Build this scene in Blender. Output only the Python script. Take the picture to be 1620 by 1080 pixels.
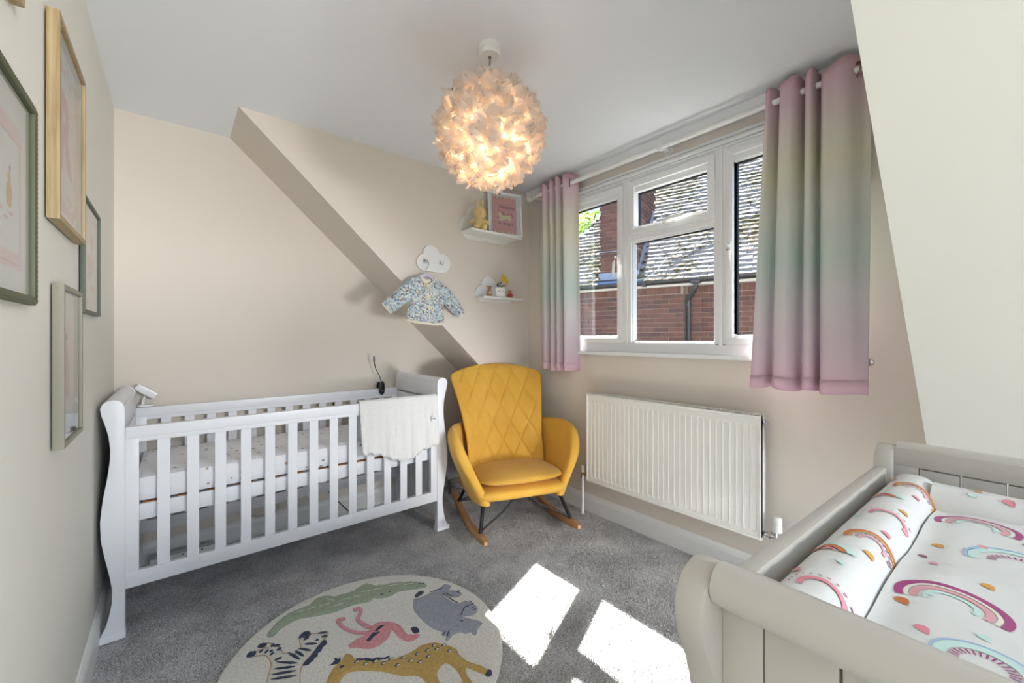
import bpy, bmesh, math, random
import numpy as np
from mathutils import Vector, Matrix, noise
from mathutils.geometry import delaunay_2d_cdt
random.seed(7)
sc = bpy.context.scene
for o in list(bpy.data.objects): bpy.data.objects.remove(o)
COL = sc.collection
R = math.radians
pi = math.pi

# ---------------------------------------------------------------- camera, sky, sun, lights, exposure
CAMZ = 1.17
cam_d = bpy.data.cameras.new('camera'); cam = bpy.data.objects.new('camera', cam_d); COL.objects.link(cam)
cam_d.sensor_width = 36; cam_d.lens = 36*648/1620; cam_d.shift_y = -5/1620; cam_d.clip_start = .02
cam.location = (0, 0, CAMZ); cam.rotation_euler = (pi/2, 0, R(-39.4)); sc.camera = cam
# camera looks along (sin 39.4, cos 39.4)
w = bpy.data.worlds.new('sky'); sc.world = w; w.use_nodes = True
nt = w.node_tree; nt.nodes.clear()
out = nt.nodes.new('ShaderNodeOutputWorld'); bg = nt.nodes.new('ShaderNodeBackground')
tc = nt.nodes.new('ShaderNodeTexCoord'); sep = nt.nodes.new('ShaderNodeSeparateXYZ'); cr = nt.nodes.new('ShaderNodeValToRGB')
nt.links.new(tc.outputs['Generated'], sep.inputs[0]); nt.links.new(sep.outputs['Z'], cr.inputs[0])
cr.color_ramp.elements[0].position = 0.0; cr.color_ramp.elements[0].color = (.72, .86, 1, 1)
cr.color_ramp.elements[1].position = .75; cr.color_ramp.elements[1].color = (.16, .42, .9, 1)
nt.links.new(cr.outputs[0], bg.inputs[0]); bg.inputs[1].default_value = 1.75
nt.links.new(bg.outputs[0], out.inputs[0])
sun_d = bpy.data.lights.new('sun', 'SUN'); sun_d.energy = 40; sun_d.angle = R(.6); sun_d.color = (1, .96, .9)
sun = bpy.data.objects.new('sun', sun_d); COL.objects.link(sun)
sun.rotation_euler = Vector((-.592, -.2525, -1)).to_track_quat('-Z', 'Y').to_euler()
ad = bpy.data.lights.new('rear_fill_high', 'AREA'); ad.shape = 'RECTANGLE'; ad.size = 1.2; ad.size_y = .6  # added fill lamp behind the camera, beyond the open rear; no real source
ad.energy = 112
al = bpy.data.objects.new('rear_fill_high', ad); COL.objects.link(al)
al.location = (1.55, -4.2, 2.0); al.rotation_euler = (R(75), 0, R(8))
bd = bpy.data.lights.new('rear_fill_low', 'AREA'); bd.shape = 'RECTANGLE'; bd.size = 1.0; bd.size_y = .6  # second added fill lamp, set low to brighten the ceiling; no real source
bd.energy = 100; bd.color = (.98, .99, 1)
bl = bpy.data.objects.new('rear_fill_low', bd); COL.objects.link(bl)
bl.location = (1.9, -3.8, .36); bl.rotation_euler = (R(104), 0, R(14))
sc.view_settings.view_transform = 'Standard'; sc.view_settings.look = 'None'
sc.view_settings.gamma = 1; sc.view_settings.exposure = 0.35; sc.view_settings.use_curve_mapping = False

# ---------------------------------------------------------------- materials
def lin(c):
    if isinstance(c, str):
        c = [int(c[i:i+2], 16)/255 for i in (0, 2, 4)]
    return tuple((v/12.92 if v <= .04045 else ((v+.055)/1.055)**2.4) for v in c[:3]) + (1,)
class MT: pass
def mat(name, col, rough=.5, metal=0, bump=0, bscale=200, var=None, vscale=8, spec=.5, sheen=0, coat=0, bdist=.002, trans=0):
    m = bpy.data.materials.new(name); m.use_nodes = True
    n = m.node_tree; b = n.nodes['Principled BSDF']
    b.inputs['Base Color'].default_value = lin(col); b.inputs['Roughness'].default_value = rough
    b.inputs['Metallic'].default_value = metal; b.inputs['Specular IOR Level'].default_value = spec
    if sheen: b.inputs['Sheen Weight'].default_value = sheen; b.inputs['Sheen Roughness'].default_value = .4
    if coat: b.inputs['Coat Weight'].default_value = coat; b.inputs['Coat Roughness'].default_value = .1
    geo = n.nodes.new('ShaderNodeTexCoord')
    if var:
        t = n.nodes.new('ShaderNodeTexNoise'); t.inputs['Scale'].default_value = vscale; t.inputs['Detail'].default_value = 4
        r = n.nodes.new('ShaderNodeValToRGB'); r.color_ramp.elements[0].position = .35; r.color_ramp.elements[1].position = .65
        r.color_ramp.elements[0].color = lin(var); r.color_ramp.elements[1].color = lin(col)
        n.links.new(geo.outputs['Object'], t.inputs['Vector']); n.links.new(t.outputs['Fac'], r.inputs[0])
        n.links.new(r.outputs[0], b.inputs['Base Color'])
    if bump:
        t = n.nodes.new('ShaderNodeTexNoise'); t.inputs['Scale'].default_value = bscale; t.inputs['Detail'].default_value = 3
        bp = n.nodes.new('ShaderNodeBump'); bp.inputs['Strength'].default_value = bump; bp.inputs['Distance'].default_value = bdist
        n.links.new(geo.outputs['Object'], t.inputs['Vector']); n.links.new(t.outputs['Fac'], bp.inputs['Height'])
        n.links.new(bp.outputs[0], b.inputs['Normal'])
    if trans:
        tr = n.nodes.new('ShaderNodeBsdfTranslucent'); mx = n.nodes.new('ShaderNodeMixShader'); mx.inputs[0].default_value = trans
        src = b.inputs['Base Color'].links[0].from_socket if b.inputs['Base Color'].links else None
        if src: n.links.new(src, tr.inputs[0])
        else: tr.inputs[0].default_value = lin(col)
        n.links.new(b.outputs[0], mx.inputs[1]); n.links.new(tr.outputs[0], mx.inputs[2])
        n.links.new(mx.outputs[0], n.nodes['Material Output'].inputs[0])
    return m
def wood(name, c1, c2, axis='X', scale=1.0, rough=.45):
    m = mat(name, c1, rough); n = m.node_tree; b = n.nodes['Principled BSDF']
    tc = n.nodes['Texture Coordinate'] if 'Texture Coordinate' in n.nodes else n.nodes.new('ShaderNodeTexCoord')
    mp = n.nodes.new('ShaderNodeMapping'); s = [60*scale]*3; s['XYZ'.index(axis)] = 3*scale; mp.inputs['Scale'].default_value = s
    t = n.nodes.new('ShaderNodeTexNoise'); t.inputs['Scale'].default_value = 2; t.inputs['Detail'].default_value = 5
    r = n.nodes.new('ShaderNodeValToRGB'); r.color_ramp.elements[0].position = .35; r.color_ramp.elements[1].position = .7
    r.color_ramp.elements[0].color = lin(c2); r.color_ramp.elements[1].color = lin(c1)
    n.links.new(tc.outputs['Object'], mp.inputs[0]); n.links.new(mp.outputs[0], t.inputs['Vector'])
    n.links.new(t.outputs['Fac'], r.inputs[0]); n.links.new(r.outputs[0], b.inputs['Base Color'])
    return m
M = {}
M['paint'] = mat('wall_paint', 'E3DACE', .85, bump=.08, bscale=350, bdist=.001)
M['paint_cool'] = mat('left_wall_paint', 'E2E1D8', .85, bump=.08, bscale=350, bdist=.001)
M['ceil'] = mat('ceiling_paint', 'F1F4F8', .9, bump=.05, bscale=300, bdist=.001)
M['gloss_white'] = mat('white_trim_paint', 'EFEFEC', .35)
M['upvc'] = mat('white_upvc', 'F2F3F4', .22)
M['gasket'] = mat('black_gasket', '15181E', .5)
M['cot_white'] = mat('white_cot_lacquer', 'EDEEF2', .35)
M['unit_grey'] = mat('light_grey_lacquer', 'BCB6AC', .38)
M['radiator'] = mat('radiator_enamel', 'F3F2EC', .22, coat=.3)
M['dark_gap'] = mat('dark_gap', '3A3935', .8)
M['chrome'] = mat('chrome', 'C9C9CC', .18, metal=1)
M['brass'] = mat('antique_steel_eyelet', '8F8674', .3, metal=1)
M['white_plastic'] = mat('white_plastic', 'F0F0EE', .3)
M['black_metal'] = mat('black_metal', '16161A', .35, metal=.3)
M['black_plastic'] = mat('black_plastic', '101012', .4)
M['grey_plastic'] = mat('grey_plastic', '7E7F83', .45)
M['oak'] = wood('oak_frame_wood', 'B5A078', '937D55', 'Z')
M['runner'] = wood('beech_runner', 'D19F6D', 'B98353', 'Y')
M['sage'] = mat('sage_green_paint', '4C5234', .5, bump=.1, bscale=90)
M['dkgreen'] = mat('grey_green_paint', '525C50', .5)
M['taupe'] = mat('taupe_paint', '8C8878', .5)
M['paper'] = mat('print_paper', 'E9E8E8', .7)
M['paper_warm'] = mat('warm_print_paper', 'EADFD6', .7)
M['pink_ink'] = mat('pink_ink', 'E0A9B2', .7)
M['pink_print'] = mat('pink_print', 'E3A6A8', .7)
M['pink_pale'] = mat('pale_pink_ink', 'EFCFD2', .7)
M['peach_ink'] = mat('peach_ink', 'E3A686', .7)
M['rose_ink'] = mat('rose_ink', 'D98690', .7)
M['ochre_ink'] = mat('ochre_ink', 'D8A253', .7)
M['dark_ink'] = mat('dark_ink', '4B3A4B', .7)
M['cream_ink'] = mat('cream_ink', 'E9DDB4', .7)
M['mustard'] = mat('mustard_velvet', 'E6B24A', .85, bump=.15, bscale=700, bdist=.001, var='DCA63C', vscale=5, sheen=.15)
M['mustard_light'] = mat('mustard_velvet_cushion', 'DCAA4C', .85, bump=.15, bscale=700, bdist=.001, var='D09C3C', vscale=5, sheen=.15)
M['mattress'] = None
M['blanket'] = mat('white_knit', 'F7F6F3', .9, bump=.7, bscale=160, bdist=.004, trans=.15)
M['rug'] = mat('cream_wool', 'F0EEE6', .95, bump=1, bscale=260, bdist=.004, var='D8D5CC', vscale=140)
for k, c, v in (('r_green', 'A5B29B', '94A189'), ('r_pink', 'DFA0A4', 'CE8C92'), ('r_grey', 'A8ABB6', '9699A4'), ('r_gold', 'C7A868', 'B79858'), ('r_navy', '454C60', '394054'), ('r_cream', 'E4E2D8', 'D0CDC3')):
    M[k] = mat('wool_'+k[2:], c, .95, bump=.9, bscale=260, bdist=.004, var=v, vscale=120)
M['feather'] = mat('feather', 'F4EEE8', .8, trans=.68)
M['plush'] = mat('yellow_plush', 'EACD8C', .95, bump=.9, bscale=170, bdist=.004, sheen=.4)
M['plush_dark'] = mat('toy_eye', '2A2320', .3)
M['toy_tan'] = mat('tan_resin', 'B98A5C', .5); M['toy_cream'] = mat('cream_resin', 'EFE4CF', .5)
M['toy_red'] = mat('red_resin', 'C2442F', .5); M['toy_orange'] = mat('orange_resin', 'C9713D', .5)
M['ceramic'] = mat('speckled_ceramic', 'F3F1EE', .3)
M['leaf'] = mat('dark_green_leaf', '2E3D26', .6); M['petal'] = mat('yellow_petal', 'F0D04A', .6, trans=.3)
M['hanger'] = mat('lilac_hanger', 'CFC8DE', .5)
M['cream_trim'] = mat('cream_piping', 'EFE6D2', .8)
M['basket'] = mat('grey_wicker', '9A9590', .9, bump=1, bscale=90, bdist=.006, var='6E6A66', vscale=60)
M['greyknit'] = mat('grey_throw', 'A8A6AB', .95, bump=.9, bscale=120, bdist=.004)
M['cable'] = mat('black_cable', '26262A', .5); M['wcable'] = mat('white_cable', 'CFCFCB', .5)
M['bolster'] = mat('mat_vinyl', 'D9D8D3', .32, bump=.35, bscale=9, bdist=.012)
for k, c in (('m_magenta', 'A03A78'), ('m_pink', 'DE9DA4'), ('m_mint', 'C3DED5'), ('m_blue', '9DB9D6'), ('m_orange', 'CB7440'), ('m_beige', 'E9DDD0'), ('m_ochre', 'D79A45'), ('m_plum', '8A3A58'), ('m_rose', 'DB8993')):
    M[k] = mat('mat_print_'+k[2:], c, .4)
M['lead'] = mat('lead_flashing', '7F8A9C', .5, bump=.3, bscale=20, bdist=.01)
M['gutter'] = mat('black_gutter', '23252B', .35)
M['fascia'] = mat('white_fascia', 'C4C1BD', .5)
M['mortar'] = mat('mortar', '8F8275', .9)
M['ground'] = mat('paving', '6C6860', .9, var='5B5850')
M['bark'] = mat('bark', '5C4C3C', .9)
M['treeleaf'] = mat('tree_leaf', '6F8F3C', .7, trans=.4, var='9DB050', vscale=3)

def brick_mat():
    m = mat('red_brick', 'A0614F', .9, bump=.5, bscale=60, bdist=.006); n = m.node_tree; b = n.nodes['Principled BSDF']
    oi = n.nodes.new('ShaderNodeObjectInfo'); r = n.nodes.new('ShaderNodeValToRGB')
    el = r.color_ramp.elements; el[0].position = 0; el[0].color = lin('4A3432'); el[1].position = 1; el[1].color = lin('5F3A32')
    for p, c in ((.35, '573A35'), (.7, '69453B')):
        e = el.new(p); e.color = lin(c)
    tx = n.nodes.new('ShaderNodeTexCoord'); t = n.nodes.new('ShaderNodeTexNoise'); t.inputs['Scale'].default_value = 4
    mx = n.nodes.new('ShaderNodeMath'); mx.operation = 'MULTIPLY_ADD'; mx.inputs[1].default_value = .25
    n.links.new(tx.outputs['Object'], t.inputs['Vector']); n.links.new(t.outputs['Fac'], mx.inputs[0]); n.links.new(oi.outputs['Random'], mx.inputs[2])
    n.links.new(mx.outputs[0], r.inputs[0]); n.links.new(r.outputs[0], b.inputs['Base Color'])
    return m
M['brick'] = brick_mat()
def tile_mat():
    m = mat('clay_roof_tile', 'A89E96', .9); n = m.node_tree; b = n.nodes['Principled BSDF']
    g = n.nodes.new('ShaderNodeNewGeometry')
    t = n.nodes.new('ShaderNodeTexNoise'); t.inputs['Scale'].default_value = 1.1; t.inputs['Detail'].default_value = 3
    t2 = n.nodes.new('ShaderNodeTexNoise'); t2.inputs['Scale'].default_value = 14; t2.inputs['Detail'].default_value = 5
    ad_ = n.nodes.new('ShaderNodeMath'); ad_.operation = 'MULTIPLY'
    r = n.nodes.new('ShaderNodeValToRGB'); r.color_ramp.elements[0].position = .25; r.color_ramp.elements[1].position = .34
    r.color_ramp.elements[0].color = lin('8A827C'); r.color_ramp.elements[1].color = lin('4E4422')
    n.links.new(g.outputs['Position'], t.inputs['Vector']); n.links.new(g.outputs['Position'], t2.inputs['Vector'])
    n.links.new(t.outputs['Fac'], ad_.inputs[0]); n.links.new(t2.outputs['Fac'], ad_.inputs[1])
    n.links.new(ad_.outputs[0], r.inputs[0]); n.links.new(r.outputs[0], b.inputs['Base Color'])
    return m
M['tile'] = tile_mat()
def carpet_mat():
    m = mat('grey_carpet', '9A989A', 1, bump=1, bscale=260, bdist=.006, spec=.1); n = m.node_tree; b = n.nodes['Principled BSDF']
    g = n.nodes.new('ShaderNodeNewGeometry'); t = n.nodes.new('ShaderNodeTexNoise'); t.inputs['Scale'].default_value = 190; t.inputs['Detail'].default_value = 2
    t2 = n.nodes.new('ShaderNodeTexNoise'); t2.inputs['Scale'].default_value = 5; t2.inputs['Detail'].default_value = 3
    a = n.nodes.new('ShaderNodeMath'); a.operation = 'MULTIPLY_ADD'; a.inputs[1].default_value = .45
    r = n.nodes.new('ShaderNodeValToRGB'); r.color_ramp.elements[0].position = .55; r.color_ramp.elements[1].position = .9
    r.color_ramp.elements[0].color = lin('A5A2A3'); r.color_ramp.elements[1].color = lin('F6F4F3')
    n.links.new(g.outputs['Position'], t.inputs['Vector']); n.links.new(g.outputs['Position'], t2.inputs['Vector'])
    n.links.new(t2.outputs['Fac'], a.inputs[0]); n.links.new(t.outputs['Fac'], a.inputs[2]); n.links.new(a.outputs[0], r.inputs[0])
    n.links.new(r.outputs[0], b.inputs['Base Color'])
    return m
M['carpet'] = carpet_mat()
def glass_mat():
    m = bpy.data.materials.new('window_glass'); m.use_nodes = True; n = m.node_tree; n.nodes.clear()
    o = n.nodes.new('ShaderNodeOutputMaterial'); t = n.nodes.new('ShaderNodeBsdfTransparent'); g = n.nodes.new('ShaderNodeBsdfGlossy')
    g.inputs['Roughness'].default_value = 0; t.inputs[0].default_value = (.94, .96, .96, 1)
    lw = n.nodes.new('ShaderNodeLayerWeight'); lw.inputs[0].default_value = .5; pw = n.nodes.new('ShaderNodeMath'); pw.operation = 'POWER'; pw.inputs[1].default_value = 5
    f = n.nodes.new('ShaderNodeMath'); f.operation = 'MULTIPLY_ADD'; f.inputs[1].default_value = .9; f.inputs[2].default_value = .04; mx = n.nodes.new('ShaderNodeMixShader')
    n.links.new(lw.outputs['Facing'], pw.inputs[0]); n.links.new(pw.outputs[0], f.inputs[0])
    n.links.new(f.outputs[0], mx.inputs[0]); n.links.new(t.outputs[0], mx.inputs[1]); n.links.new(g.outputs[0], mx.inputs[2])
    n.links.new(mx.outputs[0], o.inputs[0]); return m
M['glass'] = glass_mat()
def curtain_mat():
    m = bpy.data.materials.new('ombre_curtain'); m.use_nodes = True; n = m.node_tree; b = n.nodes['Principled BSDF']
    g = n.nodes.new('ShaderNodeNewGeometry'); s = n.nodes.new('ShaderNodeSeparateXYZ'); mr = n.nodes.new('ShaderNodeMapRange')
    mr.inputs[1].default_value = .94; mr.inputs[2].default_value = 2.29
    r = n.nodes.new('ShaderNodeValToRGB'); e = r.color_ramp.elements
    stops = [(0, 'E9BFD0'), (.06, 'E4C8D4'), (.14, 'DFD0D8'), (.3, 'DEDADC'), (.42, 'D0DCD5'), (.5, 'D8DED8'), (.62, 'E2E2D8'), (.72, 'E8E5CC'), (.82, 'E5DCD4'), (.92, 'E4C9D0'), (1, 'E2B8C2')]
    e[0].position = 0; e[0].color = lin(stops[0][1]); e[1].position = 1; e[1].color = lin(stops[-1][1])
    for p, c in stops[1:-1]:
        q = e.new(p); q.color = lin(c)
    n.links.new(g.outputs['Position'], s.inputs[0]); n.links.new(s.outputs['Z'], mr.inputs[0]); n.links.new(mr.outputs[0], r.inputs[0])
    n.links.new(r.outputs[0], b.inputs['Base Color']); b.inputs['Roughness'].default_value = .75
    tr = n.nodes.new('ShaderNodeBsdfTranslucent'); mx = n.nodes.new('ShaderNodeMixShader'); mx.inputs[0].default_value = .07
    n.links.new(r.outputs[0], tr.inputs[0]); n.links.new(b.outputs[0], mx.inputs[1]); n.links.new(tr.outputs[0], mx.inputs[2])
    n.links.new(mx.outputs[0], n.nodes['Material Output'].inputs[0]); return m
M['curtain'] = curtain_mat()
def vor_mat(name, stops, scale, rough=.85, rnd=True, base=None, thr=None):
    m = mat(name, 'FFFFFF', rough, bump=.6, bscale=30, bdist=.004); n = m.node_tree; b = n.nodes['Principled BSDF']
    tx = n.nodes.new('ShaderNodeTexCoord'); v = n.nodes.new('ShaderNodeTexVoronoi'); v.inputs['Scale'].default_value = scale
    sp = n.nodes.new('ShaderNodeSeparateColor'); r = n.nodes.new('ShaderNodeValToRGB'); r.color_ramp.interpolation = 'CONSTANT'
    e = r.color_ramp.elements; e[0].position = 0; e[0].color = lin(stops[0][1]); e[1].position = stops[1][0]; e[1].color = lin(stops[1][1])
    for p, c in stops[2:]:
        q = e.new(p); q.color = lin(c)
    n.links.new(tx.outputs['Object'], v.inputs['Vector']); n.links.new(v.outputs['Color'], sp.inputs[0]); n.links.new(sp.outputs[0], r.inputs[0])
    last = r.outputs[0]
    if base:
        mx = n.nodes.new('ShaderNodeMix'); mx.data_type = 'RGBA'; lt = n.nodes.new('ShaderNodeMath'); lt.operation = 'LESS_THAN'; lt.inputs[1].default_value = thr
        n.links.new(v.outputs['Distance'], lt.inputs[0]); n.links.new(lt.outputs[0], mx.inputs[0])
        mx.inputs[6].default_value = lin(base); n.links.new(last, mx.inputs[7]); last = mx.outputs[2]
    n.links.new(last, b.inputs['Base Color']); return m
M['jacket'] = vor_mat('floral_quilted_cotton', [(0, 'A9BCCB'), (.16, '8FA3B8'), (.3, 'D9DACB'), (.42, '6F7A86'), (.54, 'B9CAD2'), (.70, 'BF948C'), (.75, '9DAA97'), (.84, 'C5CFD0'), (.93, 'E2DCC6')], 110)
M['mattress'] = vor_mat('spotted_sheet', [(0, '9A9B9F'), (.35, 'B9B3AC'), (.6, 'E9E9EE'), (.8, 'C8A98E')], 26, base='EEEEF2', thr=.2)
# ---------------------------------------------------------------- helpers
def nb(): return bmesh.new()
def box(bm, x0, x1, y0, y1, z0, z1, bev=0):
    r = bmesh.ops.create_cube(bm, size=1)
    for v in r['verts']:
        v.co = Vector(((x0+x1)/2+v.co.x*(x1-x0), (y0+y1)/2+v.co.y*(y1-y0), (z0+z1)/2+v.co.z*(z1-z0)))
    if bev:
        es = list({e for v in r['verts'] for e in v.link_edges})
        bmesh.ops.bevel(bm, geom=es, offset=bev, segments=2, profile=.6, affect='EDGES')
def frame_of(d, up=Vector((0, 0, 1))):
    d = d.normalized()
    if abs(d.dot(up)) > .95: up = Vector((1, 0, 0))
    a = d.cross(up).normalized(); return a, a.cross(d).normalized()
def tube(bm, pts, r, seg=10, caps=True, flat=1.0):
    pts = [Vector(p) for p in pts]; rings = []
    for i, p in enumerate(pts):
        d = (pts[min(i+1, len(pts)-1)]-pts[max(i-1, 0)])
        a, b = frame_of(d); rr = r[i] if isinstance(r, (list, tuple)) else r
        rings.append([bm.verts.new(p+a*rr*math.cos(2*pi*k/seg)+b*rr*flat*math.sin(2*pi*k/seg)) for k in range(seg)])
    for i in range(len(rings)-1):
        for k in range(seg):
            bm.faces.new((rings[i][k], rings[i][(k+1) % seg], rings[i+1][(k+1) % seg], rings[i+1][k]))
    if caps: bm.faces.new(rings[0][::-1]); bm.faces.new(rings[-1])
def lathe(bm, prof, c=(0, 0, 0), seg=24, M4=None):
    rings = []
    for r, z in prof:
        ring = []
        for k in range(seg):
            p = Vector((r*math.cos(2*pi*k/seg), r*math.sin(2*pi*k/seg), z))
            if M4: p = M4 @ p
            ring.append(bm.verts.new(p+Vector(c)))
        rings.append(ring)
    for i in range(len(rings)-1):
        for k in range(seg): bm.faces.new((rings[i][k], rings[i][(k+1) % seg], rings[i+1][(k+1) % seg], rings[i+1][k]))
    bm.faces.new(rings[0][::-1]); bm.faces.new(rings[-1])
def smooth_poly(p, n=3, closed=True):
    out = []; L = len(p)
    rng = range(L) if closed else range(L-1)
    for i in rng:
        g = lambda k: p[k % L] if closed else p[max(0, min(L-1, k))]
        p0, p1, p2, p3 = g(i-1), g(i), g(i+1), g(i+2)
        for j in range(n):
            t = j/n
            out.append(tuple(.5*(2*b+(c-a)*t+(2*a-5*b+4*c-d)*t*t+(3*b-a-3*c+d)*t**3) for a, b, c, d in zip(p0, p1, p2, p3)))
    if not closed: out.append(tuple(p[-1]))
    return out
MAPS = {'xz': lambda u, v, h: (u, h, v), 'yz': lambda u, v, h: (h, u, v), 'xy': lambda u, v, h: (u, v, h)}
def prism(bm, poly, plane, a, b, bev=0):
    f = MAPS[plane]
    A = [bm.verts.new(f(u, v, a)) for u, v in poly]; B = [bm.verts.new(f(u, v, b)) for u, v in poly]
    n = len(poly); fs = [bm.faces.new(A), bm.faces.new(B[::-1])]
    for i in range(n): fs.append(bm.faces.new((A[i], B[i], B[(i+1) % n], A[(i+1) % n])))
    bmesh.ops.recalc_face_normals(bm, faces=fs)
    if bev:
        es = [e for e in fs[0].edges]+[e for e in fs[1].edges]
        bmesh.ops.bevel(bm, geom=es, offset=bev, segments=2, profile=.6, affect='EDGES')
def puffy(bm, poly, plane, h0, depth, wd, step, both=False, sgn=1):
    """an outline filled with a fine mesh and inflated from its edge (depth at distance wd)"""
    P = [Vector(p) for p in poly]; n = len(P)
    xs = [p.x for p in P]; ys = [p.y for p in P]
    E = [(P[i], P[(i+1) % n]) for i in range(n)]
    def dist(q):
        m = 1e9
        for a, b in E:
            ab = b-a; L = ab.length_squared
            t = 0 if L < 1e-14 else max(0, min(1, (q-a).dot(ab)/L)); m = min(m, (q-a-ab*t).length_squared)
        return math.sqrt(m)
    def inside(q):
        c = False
        for a, b in E:
            if (a.y > q.y) != (b.y > q.y) and q.x < (b.x-a.x)*(q.y-a.y)/(b.y-a.y)+a.x: c = not c
        return c
    pts = list(P); x = min(xs)
    row = 0; y = min(ys)
    while y < max(ys):
        x = min(xs)+(row % 2)*step/2
        while x < max(xs):
            q = Vector((x, y))
            if inside(q) and dist(q) > step*.45: pts.append(q)
            x += step
        y += step*.87; row += 1
    V, _, F, *_ = delaunay_2d_cdt(pts, [(i, (i+1) % n) for i in range(n)], [], 1, 1e-6)
    f = MAPS[plane]
    def hh(q):
        d = min(1, dist(q)/wd); return depth*math.sqrt(max(0, 1-(1-d)**2))
    H = [hh(q) for q in V]
    top = [bm.verts.new(f(q.x, q.y, h0+sgn*h)) for q, h in zip(V, H)]
    fs = []
    for t in F:
        try: fs.append(bm.faces.new([top[i] for i in t]))
        except ValueError: pass
    if both:
        bot = [top[i] if H[i] < 1e-7 else bm.verts.new(f(q.x, q.y, h0-sgn*H[i])) for i, q in enumerate(V)]
        for t in F:
            try: fs.append(bm.faces.new([bot[i] for i in t][::-1]))
            except ValueError: pass
    bmesh.ops.recalc_face_normals(bm, faces=bm.faces[:])
def grid(bm, f, nu, nv, closed_u=False):
    V = [[bm.verts.new(f(i/(nu if closed_u else nu-1), j/(nv-1))) for j in range(nv)] for i in range(nu)]
    for i in range(nu if closed_u else nu-1):
        for j in range(nv-1):
            k = (i+1) % nu; bm.faces.new((V[i][j], V[k][j], V[k][j+1], V[i][j+1]))
    return V
def ball(bm, c, r, sx=1, sy=1, sz=1, u=16, v=10):
    q = bmesh.ops.create_uvsphere(bm, u_segments=u, v_segments=v, radius=r)
    for p in q['verts']: p.co = Vector((c[0]+p.co.x*sx, c[1]+p.co.y*sy, c[2]+p.co.z*sz))
def tag(o, label=None, cat=None, group=None, kind=None):
    if label: o['label'] = label
    if cat: o['category'] = cat
    if group: o['group'] = group
    if kind: o['kind'] = kind
    return o
def root(name, loc=(0, 0, 0), rz=0, **k):
    o = bpy.data.objects.new(name, None); o.empty_display_size = .05; COL.objects.link(o)
    o.location = loc; o.rotation_euler = (0, 0, rz); return tag(o, **k)
def mk(name, bm, m, parent=None, smooth=True, org=None, local=False, ang=40, **k):
    """one mesh object; geometry is given in world coordinates unless local is set"""
    bmesh.ops.remove_doubles(bm, verts=bm.verts, dist=1e-6)
    me = bpy.data.meshes.new(name)
    if org is None and parent is None and not local and len(bm.verts):
        n = len(bm.verts); xs = [v.co.x for v in bm.verts]; ys = [v.co.y for v in bm.verts]; zs = [v.co.z for v in bm.verts]
        org = Vector(((min(xs)+max(xs))/2, (min(ys)+max(ys))/2, min(zs)))
    if org is not None: bmesh.ops.translate(bm, verts=bm.verts, vec=-Vector(org))
    pw = None
    if parent is not None:
        pw = Vector(parent.location); q = parent.parent
        while q is not None: pw += Vector(q.location); q = q.parent
        if not local and org is None: bmesh.ops.translate(bm, verts=bm.verts, vec=-pw)
    bm.to_mesh(me); bm.free()
    me.materials.append(M[m] if isinstance(m, str) else m)
    if smooth:
        me.shade_smooth()
        try: me.set_sharp_from_angle(angle=R(ang))
        except Exception: pass
    o = bpy.data.objects.new(name, me); COL.objects.link(o)
    if parent is not None:
        o.parent = parent
        if org is not None: o.location = Vector(org)-(Vector((0, 0, 0)) if local else pw)
    elif org is not None: o.location = org
    return tag(o, **k)
def thick(o, t):
    m = o.modifiers.new('thickness', 'SOLIDIFY'); m.thickness = t; m.offset = 0; return o
def inst(name, src, parent, mtx, **k):
    o = bpy.data.objects.new(name, src); COL.objects.link(o); o.parent = parent; o.matrix_local = mtx; return tag(o, **k)
def text_mesh(txt, size, bold=0, shear=.3):
    cu = bpy.data.curves.new('t', 'FONT'); cu.body = txt; cu.size = size; cu.align_x = 'CENTER'; cu.shear = shear; cu.offset = bold; cu.resolution_u = 3
    o = bpy.data.objects.new('t', cu); COL.objects.link(o); dg = bpy.context.evaluated_depsgraph_get()
    me = bpy.data.meshes.new_from_object(o.evaluated_get(dg)); bpy.data.objects.remove(o); return me
def text_bm(bm, txt, size, f, bold=0, shear=.3):
    me = text_mesh(txt, size, bold, shear); vs = [bm.verts.new(f(v.co.x, v.co.y)) for v in me.vertices]
    for p in me.polygons:
        try: bm.faces.new([vs[i] for i in p.vertices])
        except ValueError: pass
# ---------------------------------------------------------------- the room
LX, WX, YB, YD, YN, YR, H = -.238, 2.17, 2.845, 2.43, .17, -1.3, 2.32
def S(name, bm, m, label=None, cat='wall', **k):
    return mk(name, bm, m, smooth=False, label=label, cat=cat, kind='structure', **k)
b = nb(); box(b, LX-.02, WX+.04, YR, YB+.02, -.06, 0); S('floor', b, 'carpet', 'grey carpeted bedroom floor', 'floor')
b = nb(); box(b, LX-.02, WX+.04, YR, YB+.02, H, H+.05); S('ceiling', b, 'ceil', 'flat white ceiling', 'ceiling')
b = nb(); box(b, LX-.1, LX, YR, YB+.1, -.06, H+.05); S('wall_left', b, 'paint_cool', 'cream wall on the left hung with picture frames')
b = nb(); box(b, LX, WX+.04, YB, YB+.1, -.06, H+.05); S('wall_back', b, 'paint', 'beige gable wall behind the white cot')
OY0, OY1, OZ0, OZ1 = .42, 2.09, 1.085, 2.185
b = nb(); box(b, WX, WX+.04, YR, OY0, -.06, H); box(b, WX, WX+.04, OY1, YB, -.06, H)
box(b, WX, WX+.04, OY0, OY1, -.06, OZ0); box(b, WX, WX+.04, OY0, OY1, OZ1, H)
S('wall_right', b, 'paint', 'pale wall holding the window and the radiator')
tri = [(.24, H+.001), (WX+.001, H+.001), (WX+.001, .532)]
b = nb(); prism(b, tri, 'xz', YD, YB); S('wall_dormer_back', b, 'paint', 'dormer cheek with cloud shelves over a sloping soffit strip')
b = nb(); prism(b, tri, 'xz', YN, -.55); S('wall_dormer_front', b, 'paint_cool', 'sloping ceiling at the right beside the right-hand curtain')
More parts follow.
